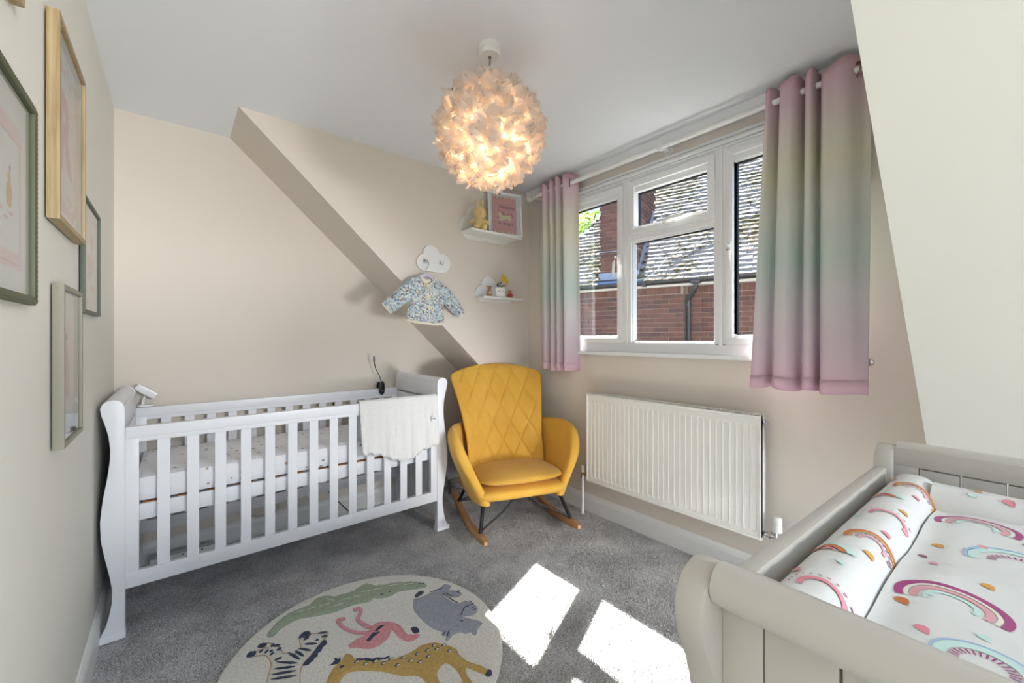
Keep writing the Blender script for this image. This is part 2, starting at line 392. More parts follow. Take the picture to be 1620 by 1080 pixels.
def skirt(bm, plane, a, bb, x, d):
    # profile with a rounded top edge
    pr = [(0, 0), (d*.016, 0), (d*.016, .085), (d*.012, .1), (d*.005, .112), (0, .115)]
    if plane == 'x':   # runs along y
        prism(bm, [(x+p, z) for p, z in pr], 'xz', a, bb)
    else:
        prism(bm, [(x+p, z) for p, z in pr], 'yz', a, bb)
b = nb(); skirt(b, 'x', -1.3, YB, LX, 1); S('baseboard_left', b, 'gloss_white', 'white baseboard along the left wall', 'baseboard')
b = nb(); skirt(b, 'x', -1.3, YB, WX, -1); S('baseboard_right', b, 'gloss_white', 'white baseboard under the radiator', 'baseboard')
b = nb(); skirt(b, 'y', LX+.016, WX-.016, YB, -1); S('baseboard_back', b, 'gloss_white', 'white baseboard behind the cot', 'baseboard')
b = nb(); prism(b, [(WX, 2.255), (WX-.018, 2.258), (WX-.022, 2.29), (WX-.03, H), (WX, H)], 'xz', YN, YD)
S('trim_1', b, 'ceil', 'white batten where the ceiling meets the window wall', 'trim')

# carpet pile
def pile():
    rng = np.random.default_rng(3); N = 230000
    x = rng.uniform(LX+.02, WX-.02, N); y = rng.uniform(.55, YB-.02, N)
    keep = ((x-.555)**2+(y-1.5)**2 > .480**2) & (y < 2.05+.8*rng.random(N)**.6) & (x*.6347+y*.7727 > .9)
    x = x[keep]; y = y[keep]; n = len(x)
    a = rng.uniform(0, 2*pi, n); wd = rng.uniform(.0016, .0032, n); h = rng.uniform(.004, .008, n)
    lx = rng.normal(0, .0045, n); ly = rng.normal(0, .0045, n)
    co = np.zeros((n, 3, 3), dtype=np.float32)
    co[:, 0, 0] = x-np.cos(a)*wd; co[:, 0, 1] = y-np.sin(a)*wd
    co[:, 1, 0] = x+np.cos(a)*wd; co[:, 1, 1] = y+np.sin(a)*wd
    co[:, 2, 0] = x+lx; co[:, 2, 1] = y+ly; co[:, 2, 2] = h
    me = bpy.data.meshes.new('carpet_pile'); me.vertices.add(n*3); me.vertices.foreach_set('co', co.ravel())
    me.loops.add(n*3); me.loops.foreach_set('vertex_index', np.arange(n*3, dtype=np.int32))
    me.polygons.add(n); me.polygons.foreach_set('loop_start', np.arange(0, n*3, 3, dtype=np.int32)); me.polygons.foreach_set('loop_total', np.full(n, 3, dtype=np.int32))
    me.update(); me.validate(); me.materials.append(M['carpet'])
    o = bpy.data.objects.new('carpet_pile', me); COL.objects.link(o)
    tag(o, 'soft grey twist pile of the fitted carpet', 'carpet', kind='stuff')
pile()

# ---------------------------------------------------------------- window
W = root('window_1', (WX, 1.22, OZ0), label='white three-light window with an opening top vent', cat='window', kind='structure')
FX0, FX1 = 2.150, 2.212
b = nb()
box(b, FX0, FX1, OY0, OY1, 2.135, OZ1, .004); box(b, FX0, FX1, OY0, OY1, OZ0, 1.145, .004)
box(b, FX0, FX1, OY0, OY0+.05, 1.14, 2.14, .004); box(b, FX0, FX1, OY1-.05, OY1, 1.14, 2.14, .004)
mk('frame', b, 'upvc', W)
b = nb(); box(b, 2.142, 2.17, OY0-.02, OY1+.02, OZ1-.004, OZ1+.012, .003); box(b, 2.145, 2.17, OY0-.02, OY0, OZ0, OZ1, .003); box(b, 2.145, 2.17, OY1, OY1+.02, OZ0, OZ1, .003)
mk('window_trim', b, 'upvc', W)
for y0, y1 in ((.906, .972), (1.473, 1.533)):
    b = nb(); box(b, FX0, FX1, y0, y1, 1.13, 2.145, .006); box(b, FX0-.004, FX0+.01, y0+.022, y1-.022, 1.13, 2.145, .003); mk('mullion', b, 'upvc', W)
b = nb(); box(b, FX0, FX1, .968, 1.477, 1.76, 1.805, .006); box(b, FX0+.012, FX1, .968, 1.477, 1.752, 1.77, .004); mk('transom', b, 'upvc', W)
b = nb(); box(b, 2.115, 2.215, OY0-.015, OY1+.03, 1.062, 1.086, .006); mk('window_sill', b, 'upvc', W)
b = nb()
for a in (2.140, 2.128): box(b, a, 2.16, OY0, OY1, 2.1 if 0 else 2.150 if a < 2.13 else 2.138, 2.165 if a < 2.13 else 2.147, .002)
mk('head_bead', b, 'upvc', W)
def ringbox(bm, x0, x1, y0, y1, z0, z1, w, bev=.004):
    box(bm, x0, x1, y0, y1, z1-w, z1, bev); box(bm, x0, x1, y0, y1, z0, z0+w, bev)
    box(bm, x0, x1, y0, y0+w, z0+w*.8, z1-w*.8, bev); box(bm, x0, x1, y1-w, y1, z0+w*.8, z1-w*.8, bev)
def pane(y0, y1, z0, z1, parent):
    b = nb(); ringbox(b, 2.186, 2.204, y0-.004, y1+.004, z0-.004, z1+.004, .009, 0); mk('gasket', b, 'gasket', parent, smooth=False)
    b = nb(); box(b, 2.196, 2.2, y0-.004, y1+.004, z0-.004, z1+.004); mk('pane', b, 'glass', parent, smooth=False)
def sash(y0, y1, z0, z1, gy0, gy1, gz0, gz1, handle):
    b = nb(); w = .034
    ringbox(b, 2.140, 2.19, y0, y1, z0, z1, w)
    box(b, 2.155, 2.205, y0+w-.004, gy0, gz0, gz1, .003); box(b, 2.155, 2.205, gy1, y1-w+.004, gz0, gz1, .003)
    box(b, 2.155, 2.205, y0+w-.004, y1-w+.004, z0+w-.004, gz0, .003); box(b, 2.155, 2.205, y0+w-.004, y1-w+.004, gz1, z1-w+.004, .003)
    s = mk('sash', b, 'upvc', W)
    pane(gy0, gy1, gz0, gz1, s)
    b = nb()
    if handle[0] == 'v':
        hy, hz = handle[1:]
        box(b, 2.128, 2.142, hy-.011, hy+.011, hz-.03, hz+.035, .005)
        tube(b, [(2.13, hy, hz+.01), (2.105, hy, hz+.012), (2.098, hy+handle_dir*.012, hz-.02), (2.1, hy+handle_dir*.02, hz-.11)], [.009, .01, .009, .008], 8)
    else:
        hy, hz = handle[1:]
        box(b, 2.128, 2.142, hy-.04, hy+.035, hz-.010, hz+.010, .004)
        tube(b, [(2.13, hy+.01, hz), (2.11, hy+.01, hz+.004), (2.1, hy-.03, hz+.012), (2.1, hy-.11, hz+.014)], [.009, .01, .009, .007], 8)
    mk('handle', b, 'white_plastic', W)
handle_dir = 1
sash(1.527, 2.05, 1.14, 2.12, 1.578, 2.0, 1.188, 2.055, ('v', 1.55, 1.66))
handle_dir = -1
sash(.452, .912, 1.14, 2.12, .495, .878, 1.188, 2.055, ('v', .893, 1.62))
sash(.966, 1.48, 1.795, 2.12, 1.012, 1.444, 1.846, 2.055, ('h', 1.22, 1.825))
b = nb(); ringbox(b, 2.165, 2.205, .968, 1.48, 1.14, 1.765, .014); mk('glazing_bead', b, 'upvc', W)
pane(.982, 1.489-.01, 1.153, 1.752, W)

# ---------------------------------------------------------------- neighbouring house
HO = Vector((6.05, 3.45, 0)); HD = Vector((-.286, .958, 0)).normalized(); HN = Vector((-.958, -.286, 0)).normalized()
house = root('house', (HO.x, HO.y, -2.5), label='brick house with a clay tiled roof seen through the window', cat='house')
HM = Matrix(((HD.x, HN.x, 0, HO.x), (HD.y, HN.y, 0, HO.y), (0, 0, 1, 0), (0, 0, 0, 1)))    # local (t, n, z) -> world
HI = Matrix.Translation((-HO.x, -HO.y, 2.5))
def hmk(name, bm, m, parent=None, **k):
    bmesh.ops.transform(bm, matrix=HM, verts=bm.verts); bmesh.ops.recalc_face_normals(bm, faces=bm.faces[:])
    return mk(name, bm, m, parent or house, **k)
b = nb(); box(b, -.22, 7, -.3, -.008, -2.5, 2.0); hmk('wall', b, 'mortar', smooth=False)
b = nb(); box(b, -6, -.22, -.4, -.118, -2.5, 2.0); hmk('wall', b, 'mortar', smooth=False)
b = nb(); box(b, -.1075, .1075, -.02, .006, -.0325, .0325, .003)
bmesh.ops.transform(b, matrix=Matrix(((HD.x, HN.x, 0, 0), (HD.y, HN.y, 0, 0), (0, 0, 1, 0), (0, 0, 0, 1))), verts=b.verts)
bmesh.ops.recalc_face_normals(b, faces=b.faces[:])
bme = bpy.data.meshes.new('brick'); b.to_mesh(bme); b.free(); bme.materials.append(M['brick'])
b = nb(); box(b, -.0325, .0325, -.02, .006, -.0525, .0525, .003)
bmesh.ops.transform(b, matrix=Matrix(((HD.x, HN.x, 0, 0), (HD.y, HN.y, 0, 0), (0, 0, 1, 0), (0, 0, 0, 1))), verts=b.verts)
bmesh.ops.recalc_face_normals(b, faces=b.faces[:])
sme = bpy.data.meshes.new('soldier_brick'); b.to_mesh(sme); b.free(); sme.materials.append(M['brick'])
b = nb(); box(b, -.0515, .0515, -.02, .006, -.0325, .0325, .003)
bmesh.ops.transform(b, matrix=Matrix(((HD.x, HN.x, 0, 0), (HD.y, HN.y, 0, 0), (0, 0, 1, 0), (0, 0, 0, 1))), verts=b.verts)
bmesh.ops.recalc_face_normals(b, faces=b.faces[:])
hbm = bpy.data.meshes.new('half_brick'); b.to_mesh(hbm); b.free(); hbm.materials.append(M['brick'])
def place(me, t, n, z, parent=house, rot=0, name='brick', pz=-2.5, po=None):
    p = HO+HD*t+HN*n+Vector((0, 0, z)); po = po or Vector((HO.x, HO.y, pz))
    inst(name, me, parent, Matrix.Translation(p-po) @ Matrix.Rotation(rot, 4, 'Z'))
for k in range(13):                       # courses seen through the panes
    z = 1.83-.075*k
    for i in range(-7, 9):
        t = i*.225+(.1125 if k % 2 else 0)
        if t-.1075 > -.225 and t < 1.95: place(bme, t, random.uniform(-.002, .002), z)
        elif abs(t+.225) < .01:
            place(hbm, -.22+.0535, random.uniform(-.002, .002), z); place(hbm, -.285, -.11, z)
        elif t+.1 < -.23 and t > -1.5: place(bme, t, -.11+random.uniform(-.002, .002), z)
for i in range(-19, 26):
    t = i*.075
    if t > -.19 or t < -.26: place(sme, t, 0 if t > -.2 else -.11, 1.93)
b = nb(); box(b, -6, 7, -.12, .05, 1.985, 2.03); hmk('fascia', b, 'fascia', smooth=False)
b = nb()
prof = [(.06*math.cos(a)+.11, 2.075+.06*math.sin(a)) for a in [pi+pi*i/10 for i in range(11)]]
prof += [(.11+.068, 2.075), (.11+.068, 2.08), (.11-.068, 2.08)]
prism(b, prof, 'yz', -6, 7); hmk('gutter', b, 'gutter')
for t in (-.75, .35):
    b = nb(); box(b, t-.03, t+.03, .035, .185, 2.0, 2.088, .01); hmk('gutter_bracket', b, 'gutter')
b = nb(); tube(b, [(-.42, .11, 2.03), (-.42, .11, 1.95), (-.4, .08, 1.9), (-.3, -.03, 1.79), (-.29, -.045, 1.75), (-.29, -.045, -2.4)], .034, 12)
box(b, -.49, -.35, .04, .18, 2.0, 2.085, .012); hmk('downpipe', b, 'gutter')
b = nb(); tube(b, [(-.29, -.045, 1.73), (-.29, -.045, 1.66)], .042, 12); hmk('pipe_collar', b, 'gutter')
# roof: plain tiles on a 52 degree pitch, hipped at the far end
PT = R(52); cp, sp_ = math.cos(PT), math.sin(PT); E0 = (.09, 2.09)
b = nb()
def rp(t, s, h=0): return (t, E0[0]-s*cp+h*sp_, E0[1]+s*sp_+h*cp)
hipx = lambda s: 3.09-.767*s
vs = [b.verts.new(rp(-8, 0, -.03)), b.verts.new(rp(hipx(0), 0, -.03)), b.verts.new(rp(hipx(5), 5, -.03)), b.verts.new(rp(-8, 5, -.03))]
vt = [b.verts.new(rp(-8, 0, -.08)), b.verts.new(rp(hipx(0), 0, -.08)), b.verts.new(rp(hipx(5), 5, -.08)), b.verts.new(rp(-8, 5, -.08))]
b.faces.new(vs); b.faces.new(vt[::-1])
for i in range(4): b.faces.new((vs[i], vt[i], vt[(i+1) % 4], vs[(i+1) % 4]))
hmk('roof_deck', b, 'gutter', smooth=False)
G = .098
def tilebox(bm):
    box(bm, -.0805, .0805, -.012, .010, 0, .15)
tb = nb(); tilebox(tb)
ta = Matrix.Rotation(0, 4, 'X')
# local tile: z runs up the slope; tilt it up at its lower edge
slope = Matrix.Rotation(R(90)-PT+R(7), 4, 'X')   # +z leans to -n
bmesh.ops.transform(tb, matrix=slope, verts=tb.verts)
tb2 = tb.copy()
bmesh.ops.transform(tb, matrix=Matrix(((HD.x, HN.x, 0, 0), (HD.y, HN.y, 0, 0), (0, 0, 1, 0), (0, 0, 0, 1))), verts=tb.verts)
bmesh.ops.recalc_face_normals(tb, faces=tb.faces[:])
tme = bpy.data.meshes.new('roof_tile'); tb.to_mesh(tme); tb.free(); tme.materials.append(M['tile'])
tile_co = [v.co.copy() for v in tb2.verts]; tile_f = [[v.index for v in f.verts] for f in tb2.faces]; tb2.free()
rest_v, rest_f = [], []; nt_ = 0
CH = (.50, 1.15)    # chimney t range
for r_ in range(48):
    for i in range(-34, 17):
        t = i*.165+(.0825 if r_ % 2 else 0); s = r_*G
        if t+.08 > hipx(s): continue
        if CH[0]-.06 < t < CH[1]+.05 and s*cp < 1.05: continue
        if t < -1.3-.35*s-1.2: continue
        q = rp(t+random.uniform(-.004, .004), s+random.uniform(-.006, .006), random.uniform(.002, .008))
        if nt_ < 300 and -1.45 < t < 1.75 and r_ < 17:
            p = HO+HD*q[0]+HN*q[1]+Vector((0, 0, q[2]))
            inst('roof_tile', tme, house, HI @ Matrix.Translation(p) @ Matrix.Rotation(random.uniform(-.02, .02), 4, 'Z')); nt_ += 1
        else:
            o_ = len(rest_v); rx = random.uniform(-.03, .03)
            for c in tile_co:
                p = HM @ Vector((q[0]+c.x, q[1]+c.y, q[2]+c.z+rx*c.x)); rest_v.append((p.x-HO.x, p.y-HO.y, p.z+2.5))
            rest_f += [[a+o_ for a in f] for f in tile_f]
me = bpy.data.meshes.new('roof_tiles'); me.from_pydata(rest_v, [], rest_f); me.materials.append(M['tile'])
o = bpy.data.objects.new('roof_tiles', me); COL.objects.link(o); o.parent = house; tag(o, kind='stuff', label='upper courses of weathered roof tiles')
bm_ = bmesh.new(); bm_.from_mesh(me); bmesh.ops.recalc_face_normals(bm_, faces=bm_.faces[:]); bm_.to_mesh(me); bm_.free()
# chimney
cy0 = -.04
ch_root = Vector((HO.x, HO.y, -2.5))
b = nb(); box(b, CH[0]+.008, CH[1]-.008, -1.0, cy0-.008, 2.05, 4.6); box(b, CH[0]-.03, CH[1]+.03, -1.04, cy0+.03, 4.6, 4.7)
chim = hmk('chimney', b, 'mortar', smooth=False)
for k in range(31):
    z = 2.30+.075*k
    w_ = CH[1]-CH[0]; off = .1125 if k % 2 else 0
    t = CH[0]-off
    while t < CH[1]-.02:
        a0, a1 = max(t, CH[0]), min(t+.215, CH[1])
        if a1-a0 > .06:
            m_ = Matrix.Diagonal(((a1-a0)/.215, 1, 1, 1))
            p = HO+HD*((a0+a1)/2)+HN*cy0+Vector((0, 0, z))
            # scale along the wall direction
            Rw = Matrix(((HD.x, HN.x, 0, 0), (HD.y, HN.y, 0, 0), (0, 0, 1, 0), (0, 0, 0, 1)))
            inst('brick', bme, chim, Matrix.Translation(p-ch_root) @ Rw @ m_ @ Rw.inverted())
        t += .225
    n = cy0+.006-(.1075 if k % 2 else 0)
    while n > -.95:
        if z > 2.15+(cy0-n)*1.1:
            p = HO+HD*(CH[0])+HN*(n-.1075)+Vector((0, 0, z))
            inst('brick', bme, chim, Matrix.Translation(p-ch_root) @ Matrix.Rotation(pi/2, 4, 'Z'))
        n -= .225
b = nb(); box(b, CH[0]-.014, CH[1]+.012, cy0-.3, cy0+.014, 2.66, 2.672); hmk('chimney_strap', b, 'lead', chim, smooth=False)
b = nb(); nst = 11
for i in range(nst):
    na = cy0+.012-.085*i; nbb = na-.085; za = E0[1]+(E0[0]-na)*sp_/cp; zb = E0[1]+(E0[0]-nbb)*sp_/cp
    prism(b, [(na, za-.04), (na, za+.10), (na-.02, za+.19), (nbb, za+.17), (nbb, zb-.04)], 'yz', CH[0]-.022, CH[0]-.012)
hmk('stepped_flashing', b, 'lead', smooth=False)
b = nb(); box(b, CH[0]-.03, CH[1]+.03, cy0+.008, cy0+.022, 2.1, 2.3); 
vs = [b.verts.new(p) for p in ((CH[0]-.1, cy0+.02, 2.16), (CH[1]+.08, cy0+.02, 2.16), (CH[1]+.08, .14, 2.09), (CH[0]-.1, .14, 2.09))]; b.faces.new(vs)
hmk('apron_flashing', b, 'lead', smooth=False)
b = nb(); tube(b, [(.5, .14, 2.12), (.3, .12, 2.14), (.17, -.0, 2.27), (.1, -.1, 2.42), (.02, -.2, 2.52), (-.1, -.28, 2.62), (-.3, -.34, 2.69), (-.6, -.38, 2.73)], .0045, 6); hmk('aerial_cable', b, 'fascia')
# ground outside
b = nb(); box(b, -30, 40, -30, 45, -2.62, -2.5); mk('ground', b, 'ground', smooth=False, label='paved yard between the houses', cat='ground', kind='structure')
# tree beyond the roof
tp = Vector((10.4, 9.0, -2.5))
TR = root('tree', tp, label='leafy green tree rising behind the tiled roof', cat='tree')
b = nb(); tube(b, [tp, tp+Vector((.1, 0, 3)), tp+Vector((0, .1, 6.0))], [.2, .15, .06], 8)
for k in range(9):
    a = k*2.4; tube(b, [tp+Vector((0, 0, 4+k*.3)), tp+Vector((math.cos(a)*1.1, math.sin(a)*1.1, 5.2+k*.33))], [.05, .015], 5)
mk('trunk', b, 'bark', TR)
b = nb()
for k in range(5200):
    d = Vector((random.gauss(0, 1), random.gauss(0, 1), random.gauss(0, 1))).normalized()
    rr = 1.75*random.random()**.35*(1+.25*noise.noise(d*2.3))
    c = tp+Vector((0, 0, 6.3))+Vector((d.x*rr, d.y*rr, d.z*rr*1.0))
    a = Vector((random.gauss(0, 1), random.gauss(0, 1), random.gauss(0, 1))).normalized(); e, f_ = frame_of(a); s = random.uniform(.05, .09)
    b.faces.new([b.verts.new(c+e*s), b.verts.new(c+f_*s*.5), b.verts.new(c-e*s), b.verts.new(c-f_*s*.5)])
mk('foliage', b, 'treeleaf', TR, smooth=False, kind='stuff')
# ---------------------------------------------------------------- curtain rail and curtains
RZ, RX = 2.232, 2.085
RAIL = root('curtain_rail', (RX, 1.25, RZ), label='white wooden curtain pole with round finials above the window', cat='curtain rail')
b = nb(); tube(b, [(RX, .19, RZ), (RX, 2.30, RZ)], .0135, 14); mk('pole', b, 'gloss_white', RAIL)
for y in (2.325,):
    b = nb(); ball(b, (RX, y, RZ), .026); tube(b, [(RX, y-.03, RZ), (RX, y-.018, RZ)], .019, 14); mk('finial', b, 'gloss_white', RAIL)
for y in (2.27, 1.235, .22):
    b = nb(); lathe(b, [(.027, 0), (.027, .006), (.014, .012), (.012, .03), (.017, .036), (.012, .042), (.012, .06), (.02, .07), (.02, .1), (.012, .105)], (WX, y, RZ), 16, Matrix.Rotation(R(-90), 4, 'Y')); mk('bracket', b, 'gloss_white', RAIL)

def spline(pts, n):
    return smooth_poly(pts, n, closed=False)
def curtain(name, plan_top, plan_bot, ztop, zbot, label, eyelets, hemwave=0.0, pinch=None):
    T = spline(plan_top, 8); B_ = spline(plan_bot, 8); n = len(T)
    rt = root(name, (sum(p[0] for p in T)/n, sum(p[1] for p in T)/n, zbot), label=label, cat='curtain', group='ombre eyelet curtains at the bedroom window')
    b = nb(); NV = 40
    def f(u, v):
        i = min(n-1, int(round(u*(n-1)))); t = (1-v)**.8
        # v=0 bottom, 1 top
        x = B_[i][0]*(1-v)+T[i][0]*v; y = B_[i][1]*(1-v)+T[i][1]*v
        w = noise.noise(Vector((u*9, v*2.2, len(name))))*.006*(1-v)
        z = zbot+(ztop-zbot)*v + (.012*math.sin(u*23)*v**8) + hemwave*math.sin(u*17+1)*(1-v)**10
        return (x+w, y, z)
    grid(b, f, n, NV)
    thick(mk('fabric', b, 'curtain', rt, ang=180), .0016)
    b = nb()
    def fh(u, v):
        p = f(u, v*.042); i = min(n-1, int(round(u*(n-1))))
        j = min(n-1, i+1); k = max(0, i-1)
        d = Vector((B_[j][0]-B_[k][0], B_[j][1]-B_[k][1])).normalized()
        return (p[0]-abs(d.y)*.003*(1 if 1 else 0), p[1]+d.x*.002, p[2]-.0015)
    grid(b, fh, n, 3); thick(mk('hem', b, 'curtain', rt, ang=180), .0012)
    for y, tl in eyelets:
        b = nb(); mt = Matrix.Rotation(R(90), 4, 'X') @ Matrix.Rotation(tl, 4, 'Y')
        pts = []
        for k in range(20):
            a = 2*pi*k/20; pts.append(Vector((.0255*math.cos(a), .0255*math.sin(a), 0)))
        rings = []
        for k, p in enumerate(pts):
            dn = p.normalized(); ring = []
            for q in range(8):
                a = 2*pi*q/8; ring.append(b.verts.new((mt @ (p+dn*.006*math.cos(a)+Vector((0, 0, .0035*math.sin(a)))))+Vector((RX, y, RZ))))
            rings.append(ring)
        for k in range(20):
            for q in range(8): b.faces.new((rings[k][q], rings[(k+1) % 20][q], rings[(k+1) % 20][(q+1) % 8], rings[k][(q+1) % 8]))
        mk('eyelet', b, 'brass', rt)
    return rt
# right-hand curtain: plan points (x, y), nearest edge first
pt = [(2.118, .345), (2.112, .37), (2.06, .405), (2.045, .44), (2.058, .475), (2.07, .497), (2.115, .505), (2.12, .515), (2.05, .522), (2.038, .535), (2.05, .548), (2.12, .556), (2.125, .566), (2.07, .574), (2.04, .59), (2.036, .615), (2.045, .64), (2.11, .65), (2.125, .66), (2.09, .672), (2.06, .69), (2.075, .705), (2.13, .712)]
pb = [(2.06, .348), (2.05, .375), (2.045, .40), (2.045, .44), (2.045, .475), (2.06, .50), (2.105, .507), (2.11, .517), (2.06, .527), (2.045, .545), (2.06, .562), (2.11, .572), (2.112, .585), (2.07, .6), (2.045, .625), (2.045, .655), (2.06, .675), (2.11, .685), (2.115, .70), (2.075, .715), (2.055, .74), (2.06, .765), (2.09, .775)]
curtain('curtain', pt, pb, 2.284, .948, 'wide pastel ombre curtain hanging right of the window, pink at top and hem', [(.388, .75)], .006)
pt = [(2.118, 1.865), (2.112, 1.895), (2.05, 1.94), (2.07, 1.965), (2.115, 1.975), (2.12, 1.985), (2.06, 1.995), (2.045, 2.01), (2.06, 2.025), (2.11, 2.035), (2.11, 2.045), (2.06, 2.055), (2.045, 2.07), (2.06, 2.085), (2.11, 2.095), (2.11, 2.11), (2.06, 2.125), (2.05, 2.15), (2.08, 2.18), (2.10, 2.22), (2.12, 2.245)]
pb = [(x+.0, (y-1.865)*1.0+1.848) for x, y in pt]
curtain('curtain', pt, pb, 2.284, .948, 'narrow bunched ombre curtain hanging left of the window near the shelves', [(1.918, .8)], .004)
b = nb(); tube(b, [(WX, .358, 1.074), (WX-.03, .358, 1.074)], .006, 8); lathe(b, [(.014, 0), (.016, .004), (.014, .01), (.006, .012)], (WX-.028, .358, 1.074), 12, Matrix.Rotation(R(-90), 4, 'Y'))
mk('curtain_hook', b, 'chrome', label='small chrome tieback knob on the wall beside the right curtain', cat='hook')

# ---------------------------------------------------------------- radiator
RD = root('radiator', (2.11, 1.24, .24), label='white ribbed panel radiator on the wall under the window', cat='radiator')
y0, y1, z0, z1 = .725, 1.76, .242, .812
b = nb(); nr = 31; pit = (y1-y0-.05)/nr
def radx(y, z):
    k = ((y-y0-.025)/pit) % 1; e = min((z-z0-.035)/.02, (z1-.045-z)/.02, (y-y0-.02)/.01, (y1-.02-y)/.01); e = max(0, min(1, e))
    pr = 1 if k < .38 else (1-(k-.38)/.17 if k < .55 else (0 if k < .83 else (k-.83)/.17))
    return 2.074+.009*pr*e
ys = [y0]+[y0+.01+(y1-y0-.02)*i/(nr*9) for i in range(nr*9+1)]+[y1]
zs = [z0, z0+.028, z0+.036, z0+.045, z0+.056, z0+.2, z1-.2, z1-.066, z1-.055, z1-.045, z1-.035, z1]
V = [[b.verts.new((radx(y, z), y, z)) for z in zs] for y in ys]
for i in range(len(ys)-1):
    for j in range(len(zs)-1): b.faces.new((V[i][j], V[i+1][j], V[i+1][j+1], V[i][j+1]))
mk('front_panel', b, 'radiator', RD, ang=60)
b = nb(); ringbox(b, 2.070, 2.084, y0, y1, z0, z1, .012, .003); box(b, 2.076, 2.09, y0, y1, z0, z1); mk('panel_rim', b, 'radiator', RD)
b = nb(); box(b, 2.115, 2.125, y0, y1, z0, z1, .003); mk('rear_panel', b, 'radiator', RD)
for y in (y0, y1-.003):
    b = nb(); box(b, 2.072, 2.128, y, y+.003, z0+.01, z1+.004, .001); mk('side_panel', b, 'radiator', RD)
b = nb(); box(b, 2.078, 2.088, y0, y1, z1-.002, z1+.004); box(b, 2.118, 2.127, y0, y1, z1-.002, z1+.004)
for k in range(60):
    y = y0+.01+k*(y1-y0-.02)/60; box(b, 2.078, 2.127, y, y+.008, z1-.002, z1+.003)
mk('top_grille', b, 'radiator', RD, smooth=False)
b = nb(); lathe(b, [(.012, 0), (.014, .004), (.011, .01), (.006, .011), (.006, .018)], (2.1, y0, z1-.03), 12, Matrix.Rotation(R(90), 4, 'X')); mk('bleed_valve', b, 'chrome', RD)
b = nb(); tube(b, [(2.1, y0+.01, z0+.03), (2.1, .668, z0+.03)], .011, 10); tube(b, [(2.1, .70, z0+.03), (2.1, .692, z0+.03)], .017, 6); tube(b, [(2.1, .668, z0+.01), (2.1, .668, z0+.055)], .013, 10)
tube(b, [(2.1, .668, z0+.02), (2.1, .668, 0)], .0075, 8); mk('valve_body', b, 'chrome', RD)
b = nb(); lathe(b, [(.015, 0), (.019, .004), (.019, .03), (.016, .034), (.018, .037), (.018, .062), (.014, .07), (0.004, .071)], (2.1, .668, z0+.052), 16); mk('valve_head', b, 'white_plastic', RD)
b = nb(); tube(b, [(2.1, y1-.01, z0+.03), (2.1, 1.81, z0+.03)], .011, 10); tube(b, [(2.1, 1.812, z0+.075), (2.1, 1.812, z0+.0)], [.009, .015], 10); mk('lockshield_valve', b, 'chrome', RD)
b = nb(); tube(b, [(2.1, 1.812, z0+.04), (2.1, 1.812, z0+.085)], .013, 12); mk('valve_cap', b, 'white_plastic', RD)
b = nb(); tube(b, [(2.1, 1.812, z0+.01), (2.1, 1.812, .1), (2.1, 1.815, 0)], .0095, 10); mk('pipe', b, 'white_plastic', RD)

# ---------------------------------------------------------------- cot
COT = root('cot', (.53, 2.5, 0), label='white sleigh cot with slatted sides along the beige back wall', cat='cot')
half = [(-.152, .025), (-.152, .885), (-.154, .905), (-.160, .92), (-.172, .929), (-.188, .932), (-.204, .928), (-.216, .918), (-.222, .900), (-.218, .872), (-.210, .843), (-.199, .795), (-.194, .745), (-.195, .70), (-.203, .627), (-.214, .558), (-.222, .471), (-.220, .40), (-.210, .334), (-.196, .255), (-.189, .203), (-.190, .15), (-.197, .106), (-.207, .065), (-.220, .037), (-.222, .025)]
mir = lambda p: [(1.066-x+.0, z) for x, z in p]     # mirrored about the middle of the cot
YF, YK = 2.19, 2.80
for side, f in (('l', lambda p: p), ('r', mir)):
    for y in (YF, YK-.035):
        pl = f(half); b = nb(); prism(b, pl, 'xz', y, y+.035, .004); p = mk('post', b, 'cot_white', COT)
        ft = f([(-.234, .006), (-.150, .006), (-.150, .03), (-.226, .034), (-.236, .024)])
        b = nb(); prism(b, ft, 'xz', y-.004, y+.04, .003); mk('foot', b, 'cot_white', COT)
    # end panel between the posts, following the sleigh curve
    outer = half[7:24]
    inner = [(x+.022, z) for x, z in outer][::-1]
    b = nb(); prism(b, f(outer+inner), 'xz', YF+.035, YK-.035); mk('end_panel', b, 'cot_white', COT)
    b = nb(); tube(b, [(f([(-.189, .9)])[0][0], YF+.03, .9), (f([(-.189, .9)])[0][0], YK-.03, .9)], .031, 24); mk('scroll_rail', b, 'cot_white', COT)
    xi = f([(-.165, 0)])[0][0]; xj = f([(-.152, 0)])[0][0]
    b = nb(); box(b, min(xi, xj), max(xi, xj), YF+.03, YK-.03, .24, .80, .002); box(b, min(xi, xj), max(xi, xj), YF+.03, YK-.03, .812, .9, .002)
    mk('inner_board', b, 'cot_white', COT)
def cotside(y, zt=.822):
    b = nb(); box(b, -.152, 1.218, y-.002, y+.03, zt-.045, zt, .004); box(b, -.152, 1.218, y+.002, y+.028, zt-.062, zt-.04, .002); mk('top_rail', b, 'cot_white', COT)
    b = nb(); box(b, -.152, 1.218, y, y+.028, .19, .25, .003); mk('bottom_rail', b, 'cot_white', COT)
    for x in (-.152, 1.178):
        b = nb(); box(b, x, x+.04, y+.001, y+.027, .24, zt-.05, .002); mk('stile', b, 'cot_white', COT)
    b = nb(); box(b, -.0205, .0205, -.006, .006, 0, zt-.29, .0025); me = bpy.data.meshes.new('slat'); b.to_mesh(me); b.free(); me.materials.append(M['cot_white'])
    n = 13; p0, p1 = -.112, 1.178; gap = (p1-p0-n*.041)/(n+1)
    for i in range(n):
        x = p0+gap+.0205+i*(gap+.041); inst('slat', me, COT, Matrix.Translation(Vector((x, y+.014, .245))-COT.location))
cotside(YF+.004); cotside(YK-.034)
b = nb()
